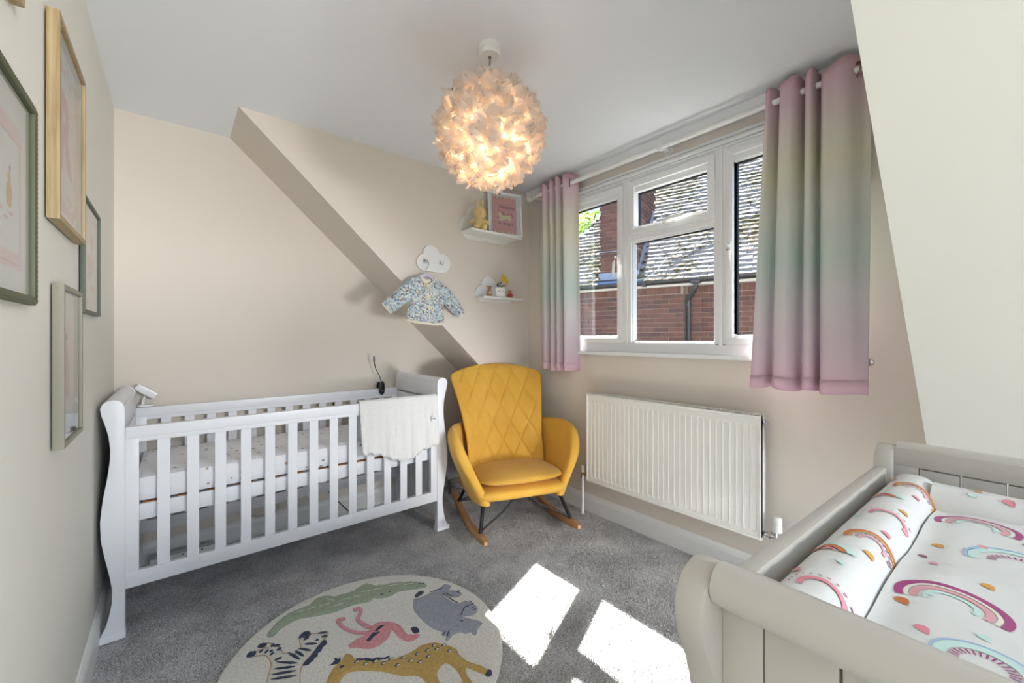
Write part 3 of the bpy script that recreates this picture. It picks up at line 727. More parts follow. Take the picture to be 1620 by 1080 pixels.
for y in (2.235, 2.735): box(b, -.135, 1.20, y, y+.022, .435, .50, .002)
for x in (-.135, 1.178): box(b, x, x+.022, 2.24, 2.75, .435, .50, .002)
mk('base_frame', b, 'cot_white', COT)
b = nb()
for i in range(12): x = -.1+i*.107; box(b, x, x+.06, 2.24, 2.75, .495, .503)
mk('base_slats', b, 'runner', COT, smooth=False, label='bare wooden base slats')
b = nb(); box(b, -.128, 1.196, 2.23, 2.755, .506, .612, .03)
bmesh.ops.subdivide_edges(b, edges=b.edges[:], cuts=2, use_grid_fill=True)
mk('mattress', b, 'mattress', label='cot mattress in a white sheet with small grey spots, inside the cot', cat='mattress')
# blanket over the front rail
b = nb(); NX, NV = 90, 46
def blk(u, v):
    x = .752+.462*u; s = v*(.31+.285)-.285                         # s>0 hangs in front, s<0 behind
    lace = .013*abs(math.sin(u*pi*9)); fr = .24+.07*math.sin(u*2.4+.2)-.035*math.sin(u*9)*.5
    rail = .834
    wv = .011*math.sin(u*19+1)+.006*math.sin(u*41)
    if s > .02:
        k = (s-.02)/.29; d = k*(fr+(lace if k > .97 else lace*k**6))
        y = YF-.006-.012*k-abs(wv)*k*1.2; z = rail-.018-d
        x += .012*(k)*(.5-u)*(-1 if u > .5 else 1)*.0+.02*k*(u < .3)*(.3-u)+.0
    elif s > -.04:
        a = (s+.04)/.06*pi; y = YF+.02+.022*math.cos(a)*-1*-1; z = rail-.012+.014*math.sin(a); y = YF+.018+.024*math.cos(a)
    else:
        k = (-s-.04)/.245; y = YF+.044+.01*k+abs(wv)*k; z = rail-.018-.2*k-.01*lace
    return (x, y, z)
grid(b, blk, NX, NV)
BL = thick(mk('blanket', b, 'blanket', label='white pointelle baby blanket with scalloped edge over the cot front rail', cat='blanket', ang=180), .003)
b = nb(); box(b, 1.160, 1.190, 2.152, 2.156, .686, .71); lab = mk('care_label', b, 'white_plastic', BL, smooth=False, label='small white sewn tag with a black mark')
b = nb(); tube(b, [(1.165, 2.1505, .697), (1.172, 2.1505, .702), (1.180, 2.1505, .695), (1.186, 2.1505, .701)], .0018, 6); mk('tag_mark', b, 'black_plastic', lab, smooth=False)
# pointelle rows on the blanket: small raised loops
b = nb()
for r_ in range(7):
    for c_ in range(38):
        u = (c_+.5)/38; v = .56+r_*.062
        p = blk(u, v); ball(b, (p[0], p[1]-.003, p[2]), .0022, 1, .5, 1.2, 5, 3)
mk('pointelle_stitches', b, 'blanket', BL, kind='stuff')

# baby monitor on the left of the back rail
MO = root('baby_monitor', (-.118, 2.782, .824), label='white baby monitor camera standing on the left end of the cot back rail', cat='monitor')
b = nb(); lathe(b, [(.03, 0), (.034, .004), (.03, .011), (.012, .014)], (-.118, 2.782, .824), 20); mk('base', b, 'white_plastic', MO)
b = nb(); tube(b, [(-.128, 2.782, .835), (-.124, 2.782, .866), (-.116, 2.782, .89)], [.008, .006, .006], 8); mk('arm', b, 'white_plastic', MO)
b = nb(); prism(b, smooth_poly([(-.04, -.018), (.04, -.018), (.046, 0), (.04, .012), (-.04, .012), (-.046, 0)], 3), 'xz', -.022, .022, .004)
bmesh.ops.transform(b, matrix=Matrix.Translation((-.112, 2.78, .905)) @ Matrix.Rotation(R(38), 4, 'Y'), verts=b.verts); hd = mk('camera_head', b, 'white_plastic', MO)
# clip light on the right of the back rail
CL = root('clip_light', (1.10, 2.78, .80), label='black clip-on reading light with a thin bendy neck on the cot back rail', cat='clip light')
b = nb(); prism(b, smooth_poly([(1.082, .80), (1.082, .855), (1.10, .876), (1.118, .855), (1.118, .80), (1.10, .78)], 4), 'xz', 2.748, 2.762, .004)
prism(b, smooth_poly([(1.086, .81), (1.086, .85), (1.10, .866), (1.114, .85), (1.114, .81), (1.10, .79)], 4), 'xz', 2.802, 2.812, .002); box(b, 1.09, 1.11, 2.755, 2.808, .83, .842, .002); cb = mk('clip', b, 'black_plastic', CL)
b = nb(); box(b, 1.094, 1.108, 2.7455, 2.7485, .806, .810); mk('clip_badge', b, 'chrome', cb, smooth=False)
b = nb(); tube(b, smooth_poly([(1.10, 2.77, .87), (1.09, 2.772, .91), (1.065, 2.775, .96), (1.055, 2.775, 1.01)], 4, False), .0028, 6); mk('gooseneck', b, 'cable', CL)
b = nb(); tube(b, [(1.055, 2.775, 1.00), (1.054, 2.775, 1.012), (1.053, 2.775, 1.04), (1.053, 2.775, 1.05)], [.005, .011, .011, .006], 10, flat=.6); mk('lamp_head', b, 'grey_plastic', CL)
# cables and socket strip under the cot
b = nb(); tube(b, smooth_poly([(.35, 2.80, .30), (.30, 2.79, .22), (.36, 2.77, .14), (.50, 2.76, .17), (.56, 2.79, .26), (.62, 2.77, .20), (.66, 2.70, .06), (.56, 2.6, .02), (.3, 2.62, .018), (.12, 2.7, .02)], 6, False), .004, 6)
mk('power_cable', b, 'wcable', label='pale loops of flex lying against the wall under the cot', cat='cable')
b = nb(); tube(b, smooth_poly([(.80, 2.82, .75), (.81, 2.81, .5), (.76, 2.79, .36), (.72, 2.78, .25), (.78, 2.78, .16), (.9, 2.7, .02), (1.0, 2.6, .018)], 6, False), .0035, 6)
mk('power_cable', b, 'cable', label='black flex hanging down the wall behind the cot slats', cat='cable')
PS = root('power_strip', (.06, 2.72, .0), label='white multi-socket power strip on the floor under the cot', cat='power strip')
b = nb(); box(b, -.10, .17, 2.74, 2.79, .012, .055, .006); mk('body', b, 'white_plastic', PS)
for i in range(3):
    b = nb()
    for dx, dz in ((0, .012), (-.01, -.006), (.01, -.006)): box(b, -.05+i*.08+dx-.003, -.05+i*.08+dx+.003, 2.738, 2.741, .034+dz-.003, .034+dz+.003)
    mk('socket_slots', b, 'black_plastic', PS, smooth=False)

# ---------------------------------------------------------------- rocking chair (local: x across, y to the back, z up)
CH_ = root('rocking_chair', (1.677, 2.062, 0), R(-19.1), label='mustard velvet rocking chair with quilted back in the corner', cat='chair')
def qd(u, z):
    a = u/.125; c = (z-.36)/.235
    d = 1e9
    for s in (-1, 1):
        k = a+s*c+.5; f_ = abs((k+.5) % 1-.5); d = min(d, f_*.125/1.13)
    return d
def hw(z):      # half width of the back
    t = (z-.30)/.685
    return .262+.012*t+.075*max(0, t-.3)**1.25*1.6
def backpt(u, v, front):
    # v over the height, u across
    z = .28+.705*v; t = v
    w = hw(z)
    crn = max(0, (v-.90)/.10); w *= math.sqrt(max(0.0, 1-.55*crn**2.6)) if v > .9 else 1
    x = w*math.sin(u*pi/2*.999) if 0 else w*u
    au = abs(u)
    ztop = -.03*au**3*max(0, (v-.6)/.4)
    yc = .135+.235*t-.03*math.sin(t*pi)          # centre line leaning back
    y = yc-.105*au**2.4*(1-.25*t)                # wraps forward at the edges
    th = .034*math.sqrt(max(0, 1-au**7))*math.sqrt(max(0, 1-max(0, (v-.86)/.14)**3))+.001
    if front:
        q = 0
        if au < .86 and .06 < v < .985:
            d = qd(x, z); q = -.010*math.exp(-(d/.006)**2)+.004*(1-math.exp(-(d/.03)**2))
        return (x, y-th-q, z+ztop)
    return (x, y+th, z+ztop)
b = nb()
NU, NV = 121, 131
Fv = [[b.verts.new(backpt(-1+2*i/(NU-1), j/(NV-1), True)) for j in range(NV)] for i in range(NU)]
Bv = [[b.verts.new(backpt(-1+2*i/(NU-1), j/(NV-1), False)) for j in range(NV)] for i in range(NU)]
for i in range(NU-1):
    for j in range(NV-1):
        b.faces.new((Fv[i][j], Fv[i+1][j], Fv[i+1][j+1], Fv[i][j+1])); b.faces.new((Bv[i][j], Bv[i][j+1], Bv[i+1][j+1], Bv[i+1][j]))
    b.faces.new((Fv[i][NV-1], Fv[i+1][NV-1], Bv[i+1][NV-1], Bv[i][NV-1])); b.faces.new((Fv[i][0], Bv[i][0], Bv[i+1][0], Fv[i+1][0]))
for j in range(NV-1):
    b.faces.new((Fv[0][j], Fv[0][j+1], Bv[0][j+1], Bv[0][j])); b.faces.new((Fv[-1][j], Bv[-1][j], Bv[-1][j+1], Fv[-1][j+1]))
mk('backrest', b, 'mustard', CH_, local=True, ang=180)
# arms: a curved side shell
def armpt(s, a, t_, face):
    # a 0 rear..1 front, t_ 0 bottom..1 top
    ya = .19-.46*a
    ztop = .605+.02*math.sin(a*pi*.9)-.0*a
    if a > .45:
        k = (a-.45)/.55; ztop = .622-.372*(1-max(0, 1-k**3.0)**(1/2.4))
    zb = .215+.02*a*0
    z = zb+(ztop-zb)*t_
    fl = ((z-.215)/.40)
    x = .262+.125*math.sin(min(1, max(0, fl))*pi/2)**1.2*(.12+.88*math.sin(min(1, a*1.7)*pi/2))
    x -= .03*max(0, a-.75)/.25*(1-fl)
    th = .033*math.sqrt(max(0, 1-max(0, (t_-.78)/.22)**2.4))*math.sqrt(max(0, 1-max(0, (a-.86)/.14)**2.4))+.0015
    yb = ya+.02*fl
    return (s*(x+face*th), yb, z)
for s in (-1, 1):
    b = nb(); NA, NT = 40, 34
    I = [[b.verts.new(armpt(s, i/(NA-1), j/(NT-1), -1)) for j in range(NT)] for i in range(NA)]
    O = [[b.verts.new(armpt(s, i/(NA-1), j/(NT-1), 1)) for j in range(NT)] for i in range(NA)]
    for i in range(NA-1):
        for j in range(NT-1):
            b.faces.new((I[i][j], I[i+1][j], I[i+1][j+1], I[i][j+1])); b.faces.new((O[i][j], O[i][j+1], O[i+1][j+1], O[i+1][j]))
        b.faces.new((I[i][NT-1], I[i+1][NT-1], O[i+1][NT-1], O[i][NT-1])); b.faces.new((I[i][0], O[i][0], O[i+1][0], I[i+1][0]))
    for j in range(NT-1):
        b.faces.new((I[0][j], I[0][j+1], O[0][j+1], O[0][j])); b.faces.new((I[-1][j], O[-1][j], O[-1][j+1], I[-1][j+1]))
    bmesh.ops.recalc_face_normals(b, faces=b.faces[:])
    mk('armrest', b, 'mustard', CH_, local=True, ang=180)
def superbox(bm, cx, cy, cz, a, c, h, n=4, m=2.6, nu=64, nv=20, bulge=0, tilt=0, taper=0):
    for pas in (0,):
        V = []
        for j in range(nv+1):
            ph = -pi/2+pi*j/nv; cz_ = math.copysign(abs(math.sin(ph))**(2/m), math.sin(ph)); rr = abs(math.cos(ph))**(2/m)
            row = []
            for i in range(nu):
                th = 2*pi*i/nu; cx_ = math.copysign(abs(math.cos(th))**(2/n), math.cos(th)); cy_ = math.copysign(abs(math.sin(th))**(2/n), math.sin(th))
                x = cx_*rr*a*(1-taper*cy_*rr); y = cy_*rr*c; z = cz_*h*(1+bulge*(1-(x/a)**2-(y/c)**2))
                row.append(bm.verts.new((cx+x, cy+y, cz+z+tilt*y)))
            V.append(row)
        for j in range(nv):
            for i in range(nu): bm.faces.new((V[j][i], V[j][(i+1) % nu], V[j+1][(i+1) % nu], V[j+1][i]))
b = nb(); superbox(b, 0, -.045, .258, .300, .245, .046, 6, 3, tilt=-.03); mk('seat', b, 'mustard', CH_, local=True, ang=180)
b = nb(); superbox(b, 0, -.072, .333, .268, .218, .036, 4.6, 2.6, bulge=.45, tilt=-.05); cu = mk('seat_cushion', b, 'mustard_light', CH_, local=True, ang=180)
b = nb(); pts = []
for i in range(73):
    th = 2*pi*i/72; cx_ = math.copysign(abs(math.cos(th))**(2/4.6), math.cos(th)); cy_ = math.copysign(abs(math.sin(th))**(2/4.6), math.sin(th))
    pts.append((cx_*.269, -.072+cy_*.219, .333-.05*cy_*.218))
tube(b, pts, .0028, 6, caps=False); mk('piping', b, 'mustard', cu, local=True)
for s in (-1, 1):
    b = nb(); X = s*.283; n_ = 26; prev = None
    for i in range(n_):
        t = i/(n_-1); y = -.40+.84*t; z = .008+.30*(y-.02)**2*1.05
        dz = .3*1.05*2*(y-.02); h = .018*(math.sin(pi*min(1, max(0.02, t*12, .0)) /2) if t < .08 else 1)
        h = .021*min(1, .45+t*9)*min(1, .45+(1-t)*9); w = .019*min(1, .5+t*9)*min(1, .5+(1-t)*9)
        ring = [b.verts.new((X+w*cx_, y-dz*h*cz_*.7, z+h+h*cz_)) for cx_, cz_ in [(-1, -.6), (-.7, -1), (.7, -1), (1, -.6), (1, .6), (.7, 1), (-.7, 1), (-1, .6)]]
        if prev:
            for k in range(8): b.faces.new((prev[k], prev[(k+1) % 8], ring[(k+1) % 8], ring[k]))
        else: b.faces.new(ring[::-1])
        prev = ring
    b.faces.new(prev); mk('runner', b, 'runner', CH_, local=True)
    zr = lambda y: .008+.315*(y-.02)**2+.04
    for yt, yb in ((-.20, -.295), (.13, .24)):
        b = nb(); tube(b, [(s*.235, yt, .25), (X, yb, zr(yb))], .0105, 8); mk('leg', b, 'black_metal', CH_, local=True)
    b = nb(); tube(b, [(s*.235, -.18, .24), (X-s*.008, -.285, zr(-.285)+.02)], .006, 6); tube(b, [(s*.02, -.19, .232), (s*.12, -.23, .16), (X, -.29, zr(-.29)+.01)], .0055, 6)
    tube(b, [(s*.235, -.1, .23), (X, .235, zr(.235)+.01)], .005, 6); tube(b, [(s*.235, -.2, .245), (X, .24, zr(.24))], .0045, 6); mk('brace', b, 'black_metal', CH_, local=True)
# basket with a grey throw, behind the chair
BK = root('basket', (1.75, 2.66, 0), label='grey woven basket half hidden behind the mustard chair', cat='basket')
b = nb()
for k in range(22):
    z = .008+k*.0145; r_ = .155+.02*k/22
    tube(b, [(1.76+1.05*(r_+.003*((j+k) % 2))*math.cos(2*pi*j/40), 2.66+.75*(r_+.003*((j+k) % 2))*math.sin(2*pi*j/40), z) for j in range(41)], .0085, 6, caps=False)
mk('body', b, 'basket', BK)
b = nb()
def thr(u, v):
    a = 2*pi*u; r_ = .02+.19*math.sin(v*pi/2)
    return (1.75+1.08*r_*math.cos(a)*(1+.06*math.sin(a*5)), 2.66+.76*r_*math.sin(a)*(1+.06*math.sin(a*5)), .41-.02*math.sin(a*3)-.16*max(0, v-.6)/.4*(1+.45*math.sin(a*2+.4))-.05*v+.02*math.sin(a*7+v*6)*v)
grid(b, thr, 48, 16, True); thick(mk('throw', b, 'greyknit', label='crumpled grey knitted throw spilling over the basket behind the chair', cat='blanket', ang=180), .008)
# ---------------------------------------------------------------- cloud shelves, hook board and what they carry
def cloud(circs, zb, n=120, c=None):
    cx, cz = c; P_ = []
    for k in range(n):
        a = 2*pi*k/n; dx, dz = math.cos(a), math.sin(a); best = 0
        for x, z, r in circs:
            ox, oz = cx-x, cz-z; B = ox*dx+oz*dz; D = B*B-(ox*ox+oz*oz-r*r)
            if D > 0: best = max(best, -B+math.sqrt(D))
        if dz < -1e-6:
            tb_ = (zb-cz)/dz; xb = cx+dx*tb_
            if min(q[0] for q in circs)-.01 <= xb <= max(q[0] for q in circs)+.01: best = tb_
            best = min(best, tb_)
        P_.append((cx+dx*best, cz+dz*best))
    return P_
def cloudboard(name, circs, zb, c, th, parent):
    b = nb(); prism(b, cloud(circs, zb, 140, c), 'xz', YD-th, YD-.0005); return mk(name, b, 'gloss_white', parent, ang=50)
C1 = root('cloud_shelf', (1.75, YD, 1.87), label='large white cloud shelf holding the toy rabbit and pink picture', cat='shelf')
cloudboard('backboard', [(1.605, 1.952, .086), (1.665, 2.03, .088), (1.79, 2.01, .08), (1.90, 1.95, .08)], 1.868, (1.74, 1.95), .014, C1)
b = nb(); box(b, 1.53, 1.975, 2.285, YD-.014, 1.897, 1.913, .003); mk('ledge', b, 'gloss_white', C1)
C2 = root('cloud_shelf', (1.83, YD, 1.435), label='small white cloud shelf holding the face planter and two tiny figures', cat='shelf')
cloudboard('backboard', [(1.705, 1.492, .056), (1.765, 1.555, .064), (1.80, 1.50, .055), (1.93, 1.455, .04)], 1.436, (1.77, 1.49), .014, C2)
b = nb(); box(b, 1.655, 2.02, 2.325, YD-.014, 1.452, 1.468, .003); mk('ledge', b, 'gloss_white', C2)
C3 = root('hook_board', (1.31, YD, 1.605), label='white cloud shaped hook board above the baby jacket', cat='hook board')
cloudboard('board', [(1.25, 1.662, .055), (1.298, 1.72, .060), (1.378, 1.672, .062)], 1.607, (1.31, 1.665), .018, C3)
for x in (1.246, 1.364):
    b = nb(); yb = YD-.018; tube(b, [(x, yb, 1.668), (x, yb-.012, 1.664), (x, yb-.026, 1.655), (x, yb-.036, 1.660), (x, yb-.04, 1.672)], .0035, 8)
    box(b, x-.008, x+.008, yb-.003, yb, 1.652, 1.684, .001); mk('hook', b, 'chrome', C3)
HG = root('hanger', (1.245, 2.385, 1.57), label='lilac child hanger on the left hook of the cloud board', cat='hanger')
hy = 2.382
b = nb(); tube(b, smooth_poly([(1.225, hy, 1.660), (1.236, hy, 1.670), (1.25, hy, 1.672), (1.261, hy, 1.658), (1.259, hy, 1.636), (1.245, hy, 1.618), (1.243, hy, 1.590)], 4, False), .0018, 6); mk('hook', b, 'grey_plastic', HG)
b = nb(); arc = [(1.243+.058*math.cos(a), 1.532+.054*math.sin(a)) for a in [pi*.08+pi*.84*i/16 for i in range(17)]]
arc2 = [(1.243+.046*math.cos(a), 1.525+.042*math.sin(a)) for a in [pi*.08+pi*.84*i/16 for i in range(17)]][::-1]
prism(b, arc+arc2, 'xz', hy-.004, hy+.004, .001); mk('shoulder_bar', b, 'hanger', HG)
JK = root('baby_jacket', (1.24, 2.37, 1.26), label='blue floral quilted baby jacket with cream ties on the lilac hanger', cat='jacket')
body = [(1.167, 1.561), (1.191, 1.567), (1.209, 1.534), (1.244, 1.509), (1.273, 1.528), (1.305, 1.556), (1.319, 1.549), (1.35, 1.523), (1.362, 1.46), (1.365, 1.409), (1.366, 1.34), (1.364, 1.269), (1.298, 1.265), (1.24, 1.273), (1.167, 1.277), (1.104, 1.292), (1.114, 1.35), (1.125, 1.403), (1.137, 1.458), (1.135, 1.512)]
sl = [(1.167, 1.561), (1.104, 1.524), (1.058, 1.481), (1.01, 1.435), (0.952, 1.379), (0.979, 1.349), (1.007, 1.321), (1.054, 1.349), (1.092, 1.381), (1.135, 1.414), (1.155, 1.477)]
sr = [(1.315, 1.551), (1.372, 1.525), (1.434, 1.472), (1.531, 1.355), (1.508, 1.334), (1.48, 1.313), (1.425, 1.35), (1.363, 1.405), (1.328, 1.472)]
b = nb(); puffy(b, smooth_poly(body, 2), 'xz', 2.372, .018, .04, .009, True); mk('body', b, 'jacket', JK)
for s_, yy in ((sl, 2.378), (sr, 2.378)):
    b = nb(); puffy(b, smooth_poly(s_, 2), 'xz', yy, .02, .035, .009, True); mk('sleeve', b, 'jacket', JK)
for p_ in ([(1.104, 1.292), (1.167, 1.277), (1.24, 1.273), (1.298, 1.265), (1.364, 1.269)],):
    b = nb(); tube(b, [(x, 2.37, z-.003) for x, z in smooth_poly(p_, 4, False)], .0045, 6); tube(b, [(x, 2.38, z-.009) for x, z in smooth_poly(p_, 4, False)], .004, 6); mk('hem_trim', b, 'cream_trim', JK)
for p_ in ([(.952, 1.379), (.979, 1.349), (1.007, 1.321)], [(1.531, 1.355), (1.508, 1.334), (1.48, 1.313)]):
    b = nb(); tube(b, [(x, 2.376, z) for x, z in p_], .0045, 6); mk('cuff_trim', b, 'cream_trim', JK)
b = nb(); tube(b, [(x, 2.36, z) for x, z in smooth_poly([(1.191, 1.567), (1.209, 1.534), (1.244, 1.509), (1.273, 1.528), (1.305, 1.556)], 4, False)], .004, 6)
tube(b, [(x, 2.351, z) for x, z in [(1.246, 1.508), (1.247, 1.45), (1.25, 1.38), (1.249, 1.275)]], .0025, 6); mk('neck_trim', b, 'cream_trim', JK)
b = nb(); puffy(b, smooth_poly([(1.209, 1.540), (1.22, 1.556), (1.244, 1.548), (1.27, 1.552), (1.275, 1.532), (1.244, 1.514)], 3), 'xz', 2.378, .004, .01, .008, True); mk('lining', b, 'cream_trim', JK)
for x, z in ((1.238, 1.506), (1.245, 1.436), (1.25, 1.366)):
    b = nb(); y = 2.346
    for s in (-1, 1):
        tube(b, smooth_poly([(x, y, z), (x+s*.014, y-.004, z+.010), (x+s*.026, y-.002, z+.008), (x+s*.02, y, z-.001), (x, y, z)], 4, False), .0032, 6)
        tube(b, [(x, y, z), (x+s*.009, y-.003, z-.012), (x+s*.02, y, z-.026)], .003, 6)
    ball(b, (x, y-.002, z), .005, 1, 1, 1, 8, 6); mk('bow', b, 'cream_trim', JK)

# toy rabbit (a plain soft toy)
TB = root('toy_rabbit', (1.625, 2.335, 1.913), R(-25), label='pale yellow plush toy rabbit sitting on the large cloud shelf', cat='soft toy')
def lb(name, m, fn, par=None):
    b = nb(); fn(b); return mk(name, b, m, par or TB, local=True, ang=180)
lb('body', 'plush', lambda b: lathe(b, [(.001, .004), (.03, .006), (.046, .025), (.049, .045), (.040, .07), (.024, .09), (.016, .1), (.001, .102)], (0, 0, 0), 20))
lb('head', 'plush', lambda b: (ball(b, (0, -.004, .124), .046, 1.05, .95, .93, 20, 14), ball(b, (0, -.036, .112), .015, 1.2, .8, .85, 12, 8)))
for s in (-1, 1):
    lb('ear', 'plush', lambda b: tube(b, [(s*.014, 0, .150), (s*.019, .002, .172), (s*.022, .004, .195), (s*.019, .005, .213), (s*.017, .005, .221)], [.013, .0175, .018, .015, .005], 12, flat=.6))
    lb('arm', 'plush', lambda b: tube(b, [(s*.026, -.004, .078), (s*.045, -.012, .062), (s*.06, -.02, .050), (s*.066, -.022, .047)], [.014, .013, .012, .005], 10))
    lb('leg', 'plush', lambda b: tube(b, [(s*.024, -.01, .020), (s*.027, -.04, .018), (s*.029, -.062, .019), (s*.029, -.070, .019)], [.02, .02, .018, .008], 12))
    lb('eye', 'plush_dark', lambda b: ball(b, (s*.017, -.0395, .126), .0034, 1, .6, 1, 8, 6))
lb('nose', 'plush_dark', lambda b: ball(b, (0, -.0475, .116), .0036, 1.3, .7, .8, 8, 6))

# pink picture leaning on the large shelf (local: x across, y back, z up)
def picture_xz(name, loc, rz, tilt, w, h, d, bar, fm, label, art):
    rt = root(name, loc, rz, label=label, cat='picture'); T = Matrix.Rotation(R(-tilt), 4, 'X')
    def add(nm, m, fn, par=None, **k):
        b = nb(); fn(b); bmesh.ops.transform(b, matrix=T, verts=b.verts); return mk(nm, b, m, par or rt, local=True, **k)
    def fr(b):
        box(b, -w/2, w/2, -d, 0, h-bar, h, .0015); box(b, -w/2, w/2, -d, 0, 0, bar, .0015)
        box(b, -w/2, -w/2+bar, -d, 0, bar*.9, h-bar*.9, .0015); box(b, w/2-bar, w/2, -d, 0, bar*.9, h-bar*.9, .0015)
    add('frame', fm, fr); add('backing', 'paper', lambda b: box(b, -w/2+.004, w/2-.004, -.004, -.001, .004, h-.004), smooth=False)
    art(add, w, h, d)
    add('glazing', 'glass', lambda b: box(b, -w/2+bar-.002, w/2-bar+.002, -d*.55, -d*.55+.0015, bar-.002, h-bar+.002), smooth=False)
    return rt
def disc(b, x, z, r, y, n=10, sx=1, sz=1): b.faces.new([b.verts.new((x+r*sx*math.cos(2*pi*k/n), y, z+r*sz*math.sin(2*pi*k/n))) for k in range(n)][::1])
def art_unicorn(add, w, h, d):
    y = -.0048
    add('print', 'pink_print', lambda b: box(b, -.098, .092, -.0046, -.004, .022, h-.022), smooth=False, label='pink print with a cream animal and handwritten words')
    def fr_(b):
        for i in range(9):
            x = -.078+i*.0195
            prism(b, [(x-.007, h-.023), (x+.007, h-.023), (x, h-.046)], 'xz', y-.0004, y); prism(b, [(x-.007, .023), (x+.007, .023), (x, .044)], 'xz', y-.0004, y)
    add('print_fringe', 'cream_ink', fr_, smooth=False)
    def dots(b):
        for i in range(6):
            for s in (-1, 1): disc(b, s*.08, .07+i*.035, .0025, y-.0005)
            disc(b, -.07+i*.028, h-.04, .0028, y-.001)
    add('print_dots', 'dark_ink', dots, smooth=False)
    def horse(b):
        puffy(b, smooth_poly([(-.05, .165), (-.045, .178), (-.03, .172), (-.02, .155), (.0, .150), (.03, .158), (.045, .15), (.05, .125), (.035, .118), (.02, .13), (-.01, .122), (-.03, .115), (-.05, .12), (-.035, .135), (-.042, .15)], 3), 'xz', y-.0003, .0004, .01, .008, sgn=-1)
    add('print_animal', 'cream_ink', horse)
    def lines(b):
        for pts in ([(-.03, .18), (-.02, .172), (-.008, .158)], [(-.022, .183), (-.012, .173), (-.002, .16)], [(.02, .16), (.035, .175), (.055, .168), (.062, .15)], [(-.045, .18), (-.05, .20)], [(-.062, .14), (-.055, .13)]):
            tube(b, [(p[0], y-.0008, p[1]) for p in pts], .0014, 5)
    add('print_lines', 'dark_ink', lines)
    add('lettering', 'dark_ink', lambda b: text_bm(b, 'believe', .044, lambda u, v: (u+.015, y-.0012, .205+v-u*.08)), smooth=False)
    add('lettering', 'dark_ink', lambda b: text_bm(b, 'in magic', .036, lambda u, v: (u+.005, y-.0012, .085+v-u*.06)), smooth=False)
picture_xz('picture_frame', (1.862, 2.345, 1.914), R(-17), 5, .262, .322, .022, .014, 'gloss_white', 'white framed pink picture leaning on the large cloud shelf', art_unicorn)

# figures and planter on the small shelf
ZS = 1.468
PP = root('planter', (1.815, 2.365, ZS), label='speckled white square planter with a sleepy face on the small cloud shelf', cat='plant pot')
b = nb(); superbox(b, 1.815, 2.365, ZS+.036, .044, .036, .037, 5, 5, 32, 12); mk('pot', b, 'ceramic', PP)
b = nb()
for s in (-1, 1):
    ball(b, (1.812+s*.02, 2.3285, ZS+.042), .0035, 1, .5, 1, 8, 6); tube(b, [(1.812+s*.026, 2.329, ZS+.038), (1.812+s*.031, 2.330, ZS+.034)], .0012, 5)
tube(b, [(1.806, 2.3285, ZS+.038), (1.812, 2.328, ZS+.035), (1.818, 2.3285, ZS+.038)], .0012, 5); mk('face', b, 'plush_dark', PP)
FL = root('artificial_plant', (1.82, 2.365, ZS+.06), label='yellow blossom with dark green leaves in the face planter', cat='plant')
for q in ([(1.81, ZS+.07), (1.825, ZS+.1), (1.845, ZS+.125)], [(1.82, ZS+.07), (1.845, ZS+.085), (1.872, ZS+.09)], [(1.81, ZS+.07), (1.80, ZS+.09), (1.805, ZS+.11)]):
    b = nb(); tube(b, [(q[0][0], 2.362, q[0][1]-.01), (q[1][0], 2.355, q[1][1]), (q[2][0], 2.35, q[2][1])], [.004, .009, .003], 8, flat=.5); mk('leaf', b, 'leaf', FL)
for x, z, r_ in ((1.842, ZS+.155, .017), (1.855, ZS+.135, .018), (1.878, ZS+.115, .02), (1.838, ZS+.128, .014), (1.87, ZS+.14, .013)):
    b = nb()
    for k in range(5):
        a = 2*pi*k/5; ball(b, (x+r_*.45*math.cos(a), 2.348, z+r_*.45*math.sin(a)), r_*.5, 1, .55, 1, 8, 6)
    ball(b, (x, 2.342, z), r_*.25, 1, 1, 1, 8, 6); mk('blossom', b, 'petal', FL)
DR = root('deer_figure', (1.724, 2.36, ZS), label='tiny tan and cream sitting deer figure at left on the small shelf', cat='figurine')
b = nb(); lathe(b, [(.016, 0), (.02, .006), (.017, .022), (.010, .04), (.008, .05), (.001, .052)], (1.724, 2.36, ZS), 14); mk('body', b, 'toy_tan', DR)
b = nb(); ball(b, (1.724, 2.347, ZS+.02), .010, .8, .5, 1.6, 10, 8); mk('chest', b, 'toy_cream', DR)
b = nb(); ball(b, (1.724, 2.353, ZS+.062), .0125, 1, 1.1, 1, 12, 8); ball(b, (1.724, 2.341, ZS+.057), .006, 1, 1, .9, 8, 6); mk('head', b, 'toy_tan', DR)
for s in (-1, 1):
    b = nb(); tube(b, [(1.724+s*.009, 2.356, ZS+.069), (1.724+s*.017, 2.356, ZS+.074), (1.724+s*.026, 2.356, ZS+.075)], [.003, .0045, .001], 8); mk('ear', b, 'toy_tan', DR)
    b = nb(); tube(b, [(1.724+s*.009, 2.35, ZS+.03), (1.724+s*.010, 2.342, ZS+.002)], [.004, .0045], 8); mk('leg', b, 'toy_tan', DR)
    b = nb(); ball(b, (1.724+s*.006, 2.3415, ZS+.064), .0018, 1, 1, 1, 6, 5); mk('eye', b, 'plush_dark', DR)
BR = root('bear_figure', (1.918, 2.36, ZS), label='tiny orange bear figure in a red top at right on the small shelf', cat='figurine')
b = nb(); lathe(b, [(.012, 0), (.017, .006), (.016, .012), (.001, .018)], (1.918, 2.36, ZS), 14); mk('lower_body', b, 'toy_orange', BR)
b = nb(); lathe(b, [(.016, .011), (.018, .018), (.015, .03), (.001, .036)], (1.918, 2.36, ZS), 14)
for s in (-1, 1): tube(b, [(1.918+s*.012, 2.358, ZS+.03), (1.918+s*.021, 2.35, ZS+.02)], [.005, .005], 8)
mk('top', b, 'toy_red', BR)
b = nb(); ball(b, (1.918, 2.358, ZS+.046), .014, 1, .95, .95, 12, 8); ball(b, (1.918, 2.346, ZS+.043), .006, 1.1, .8, .8, 8, 6)
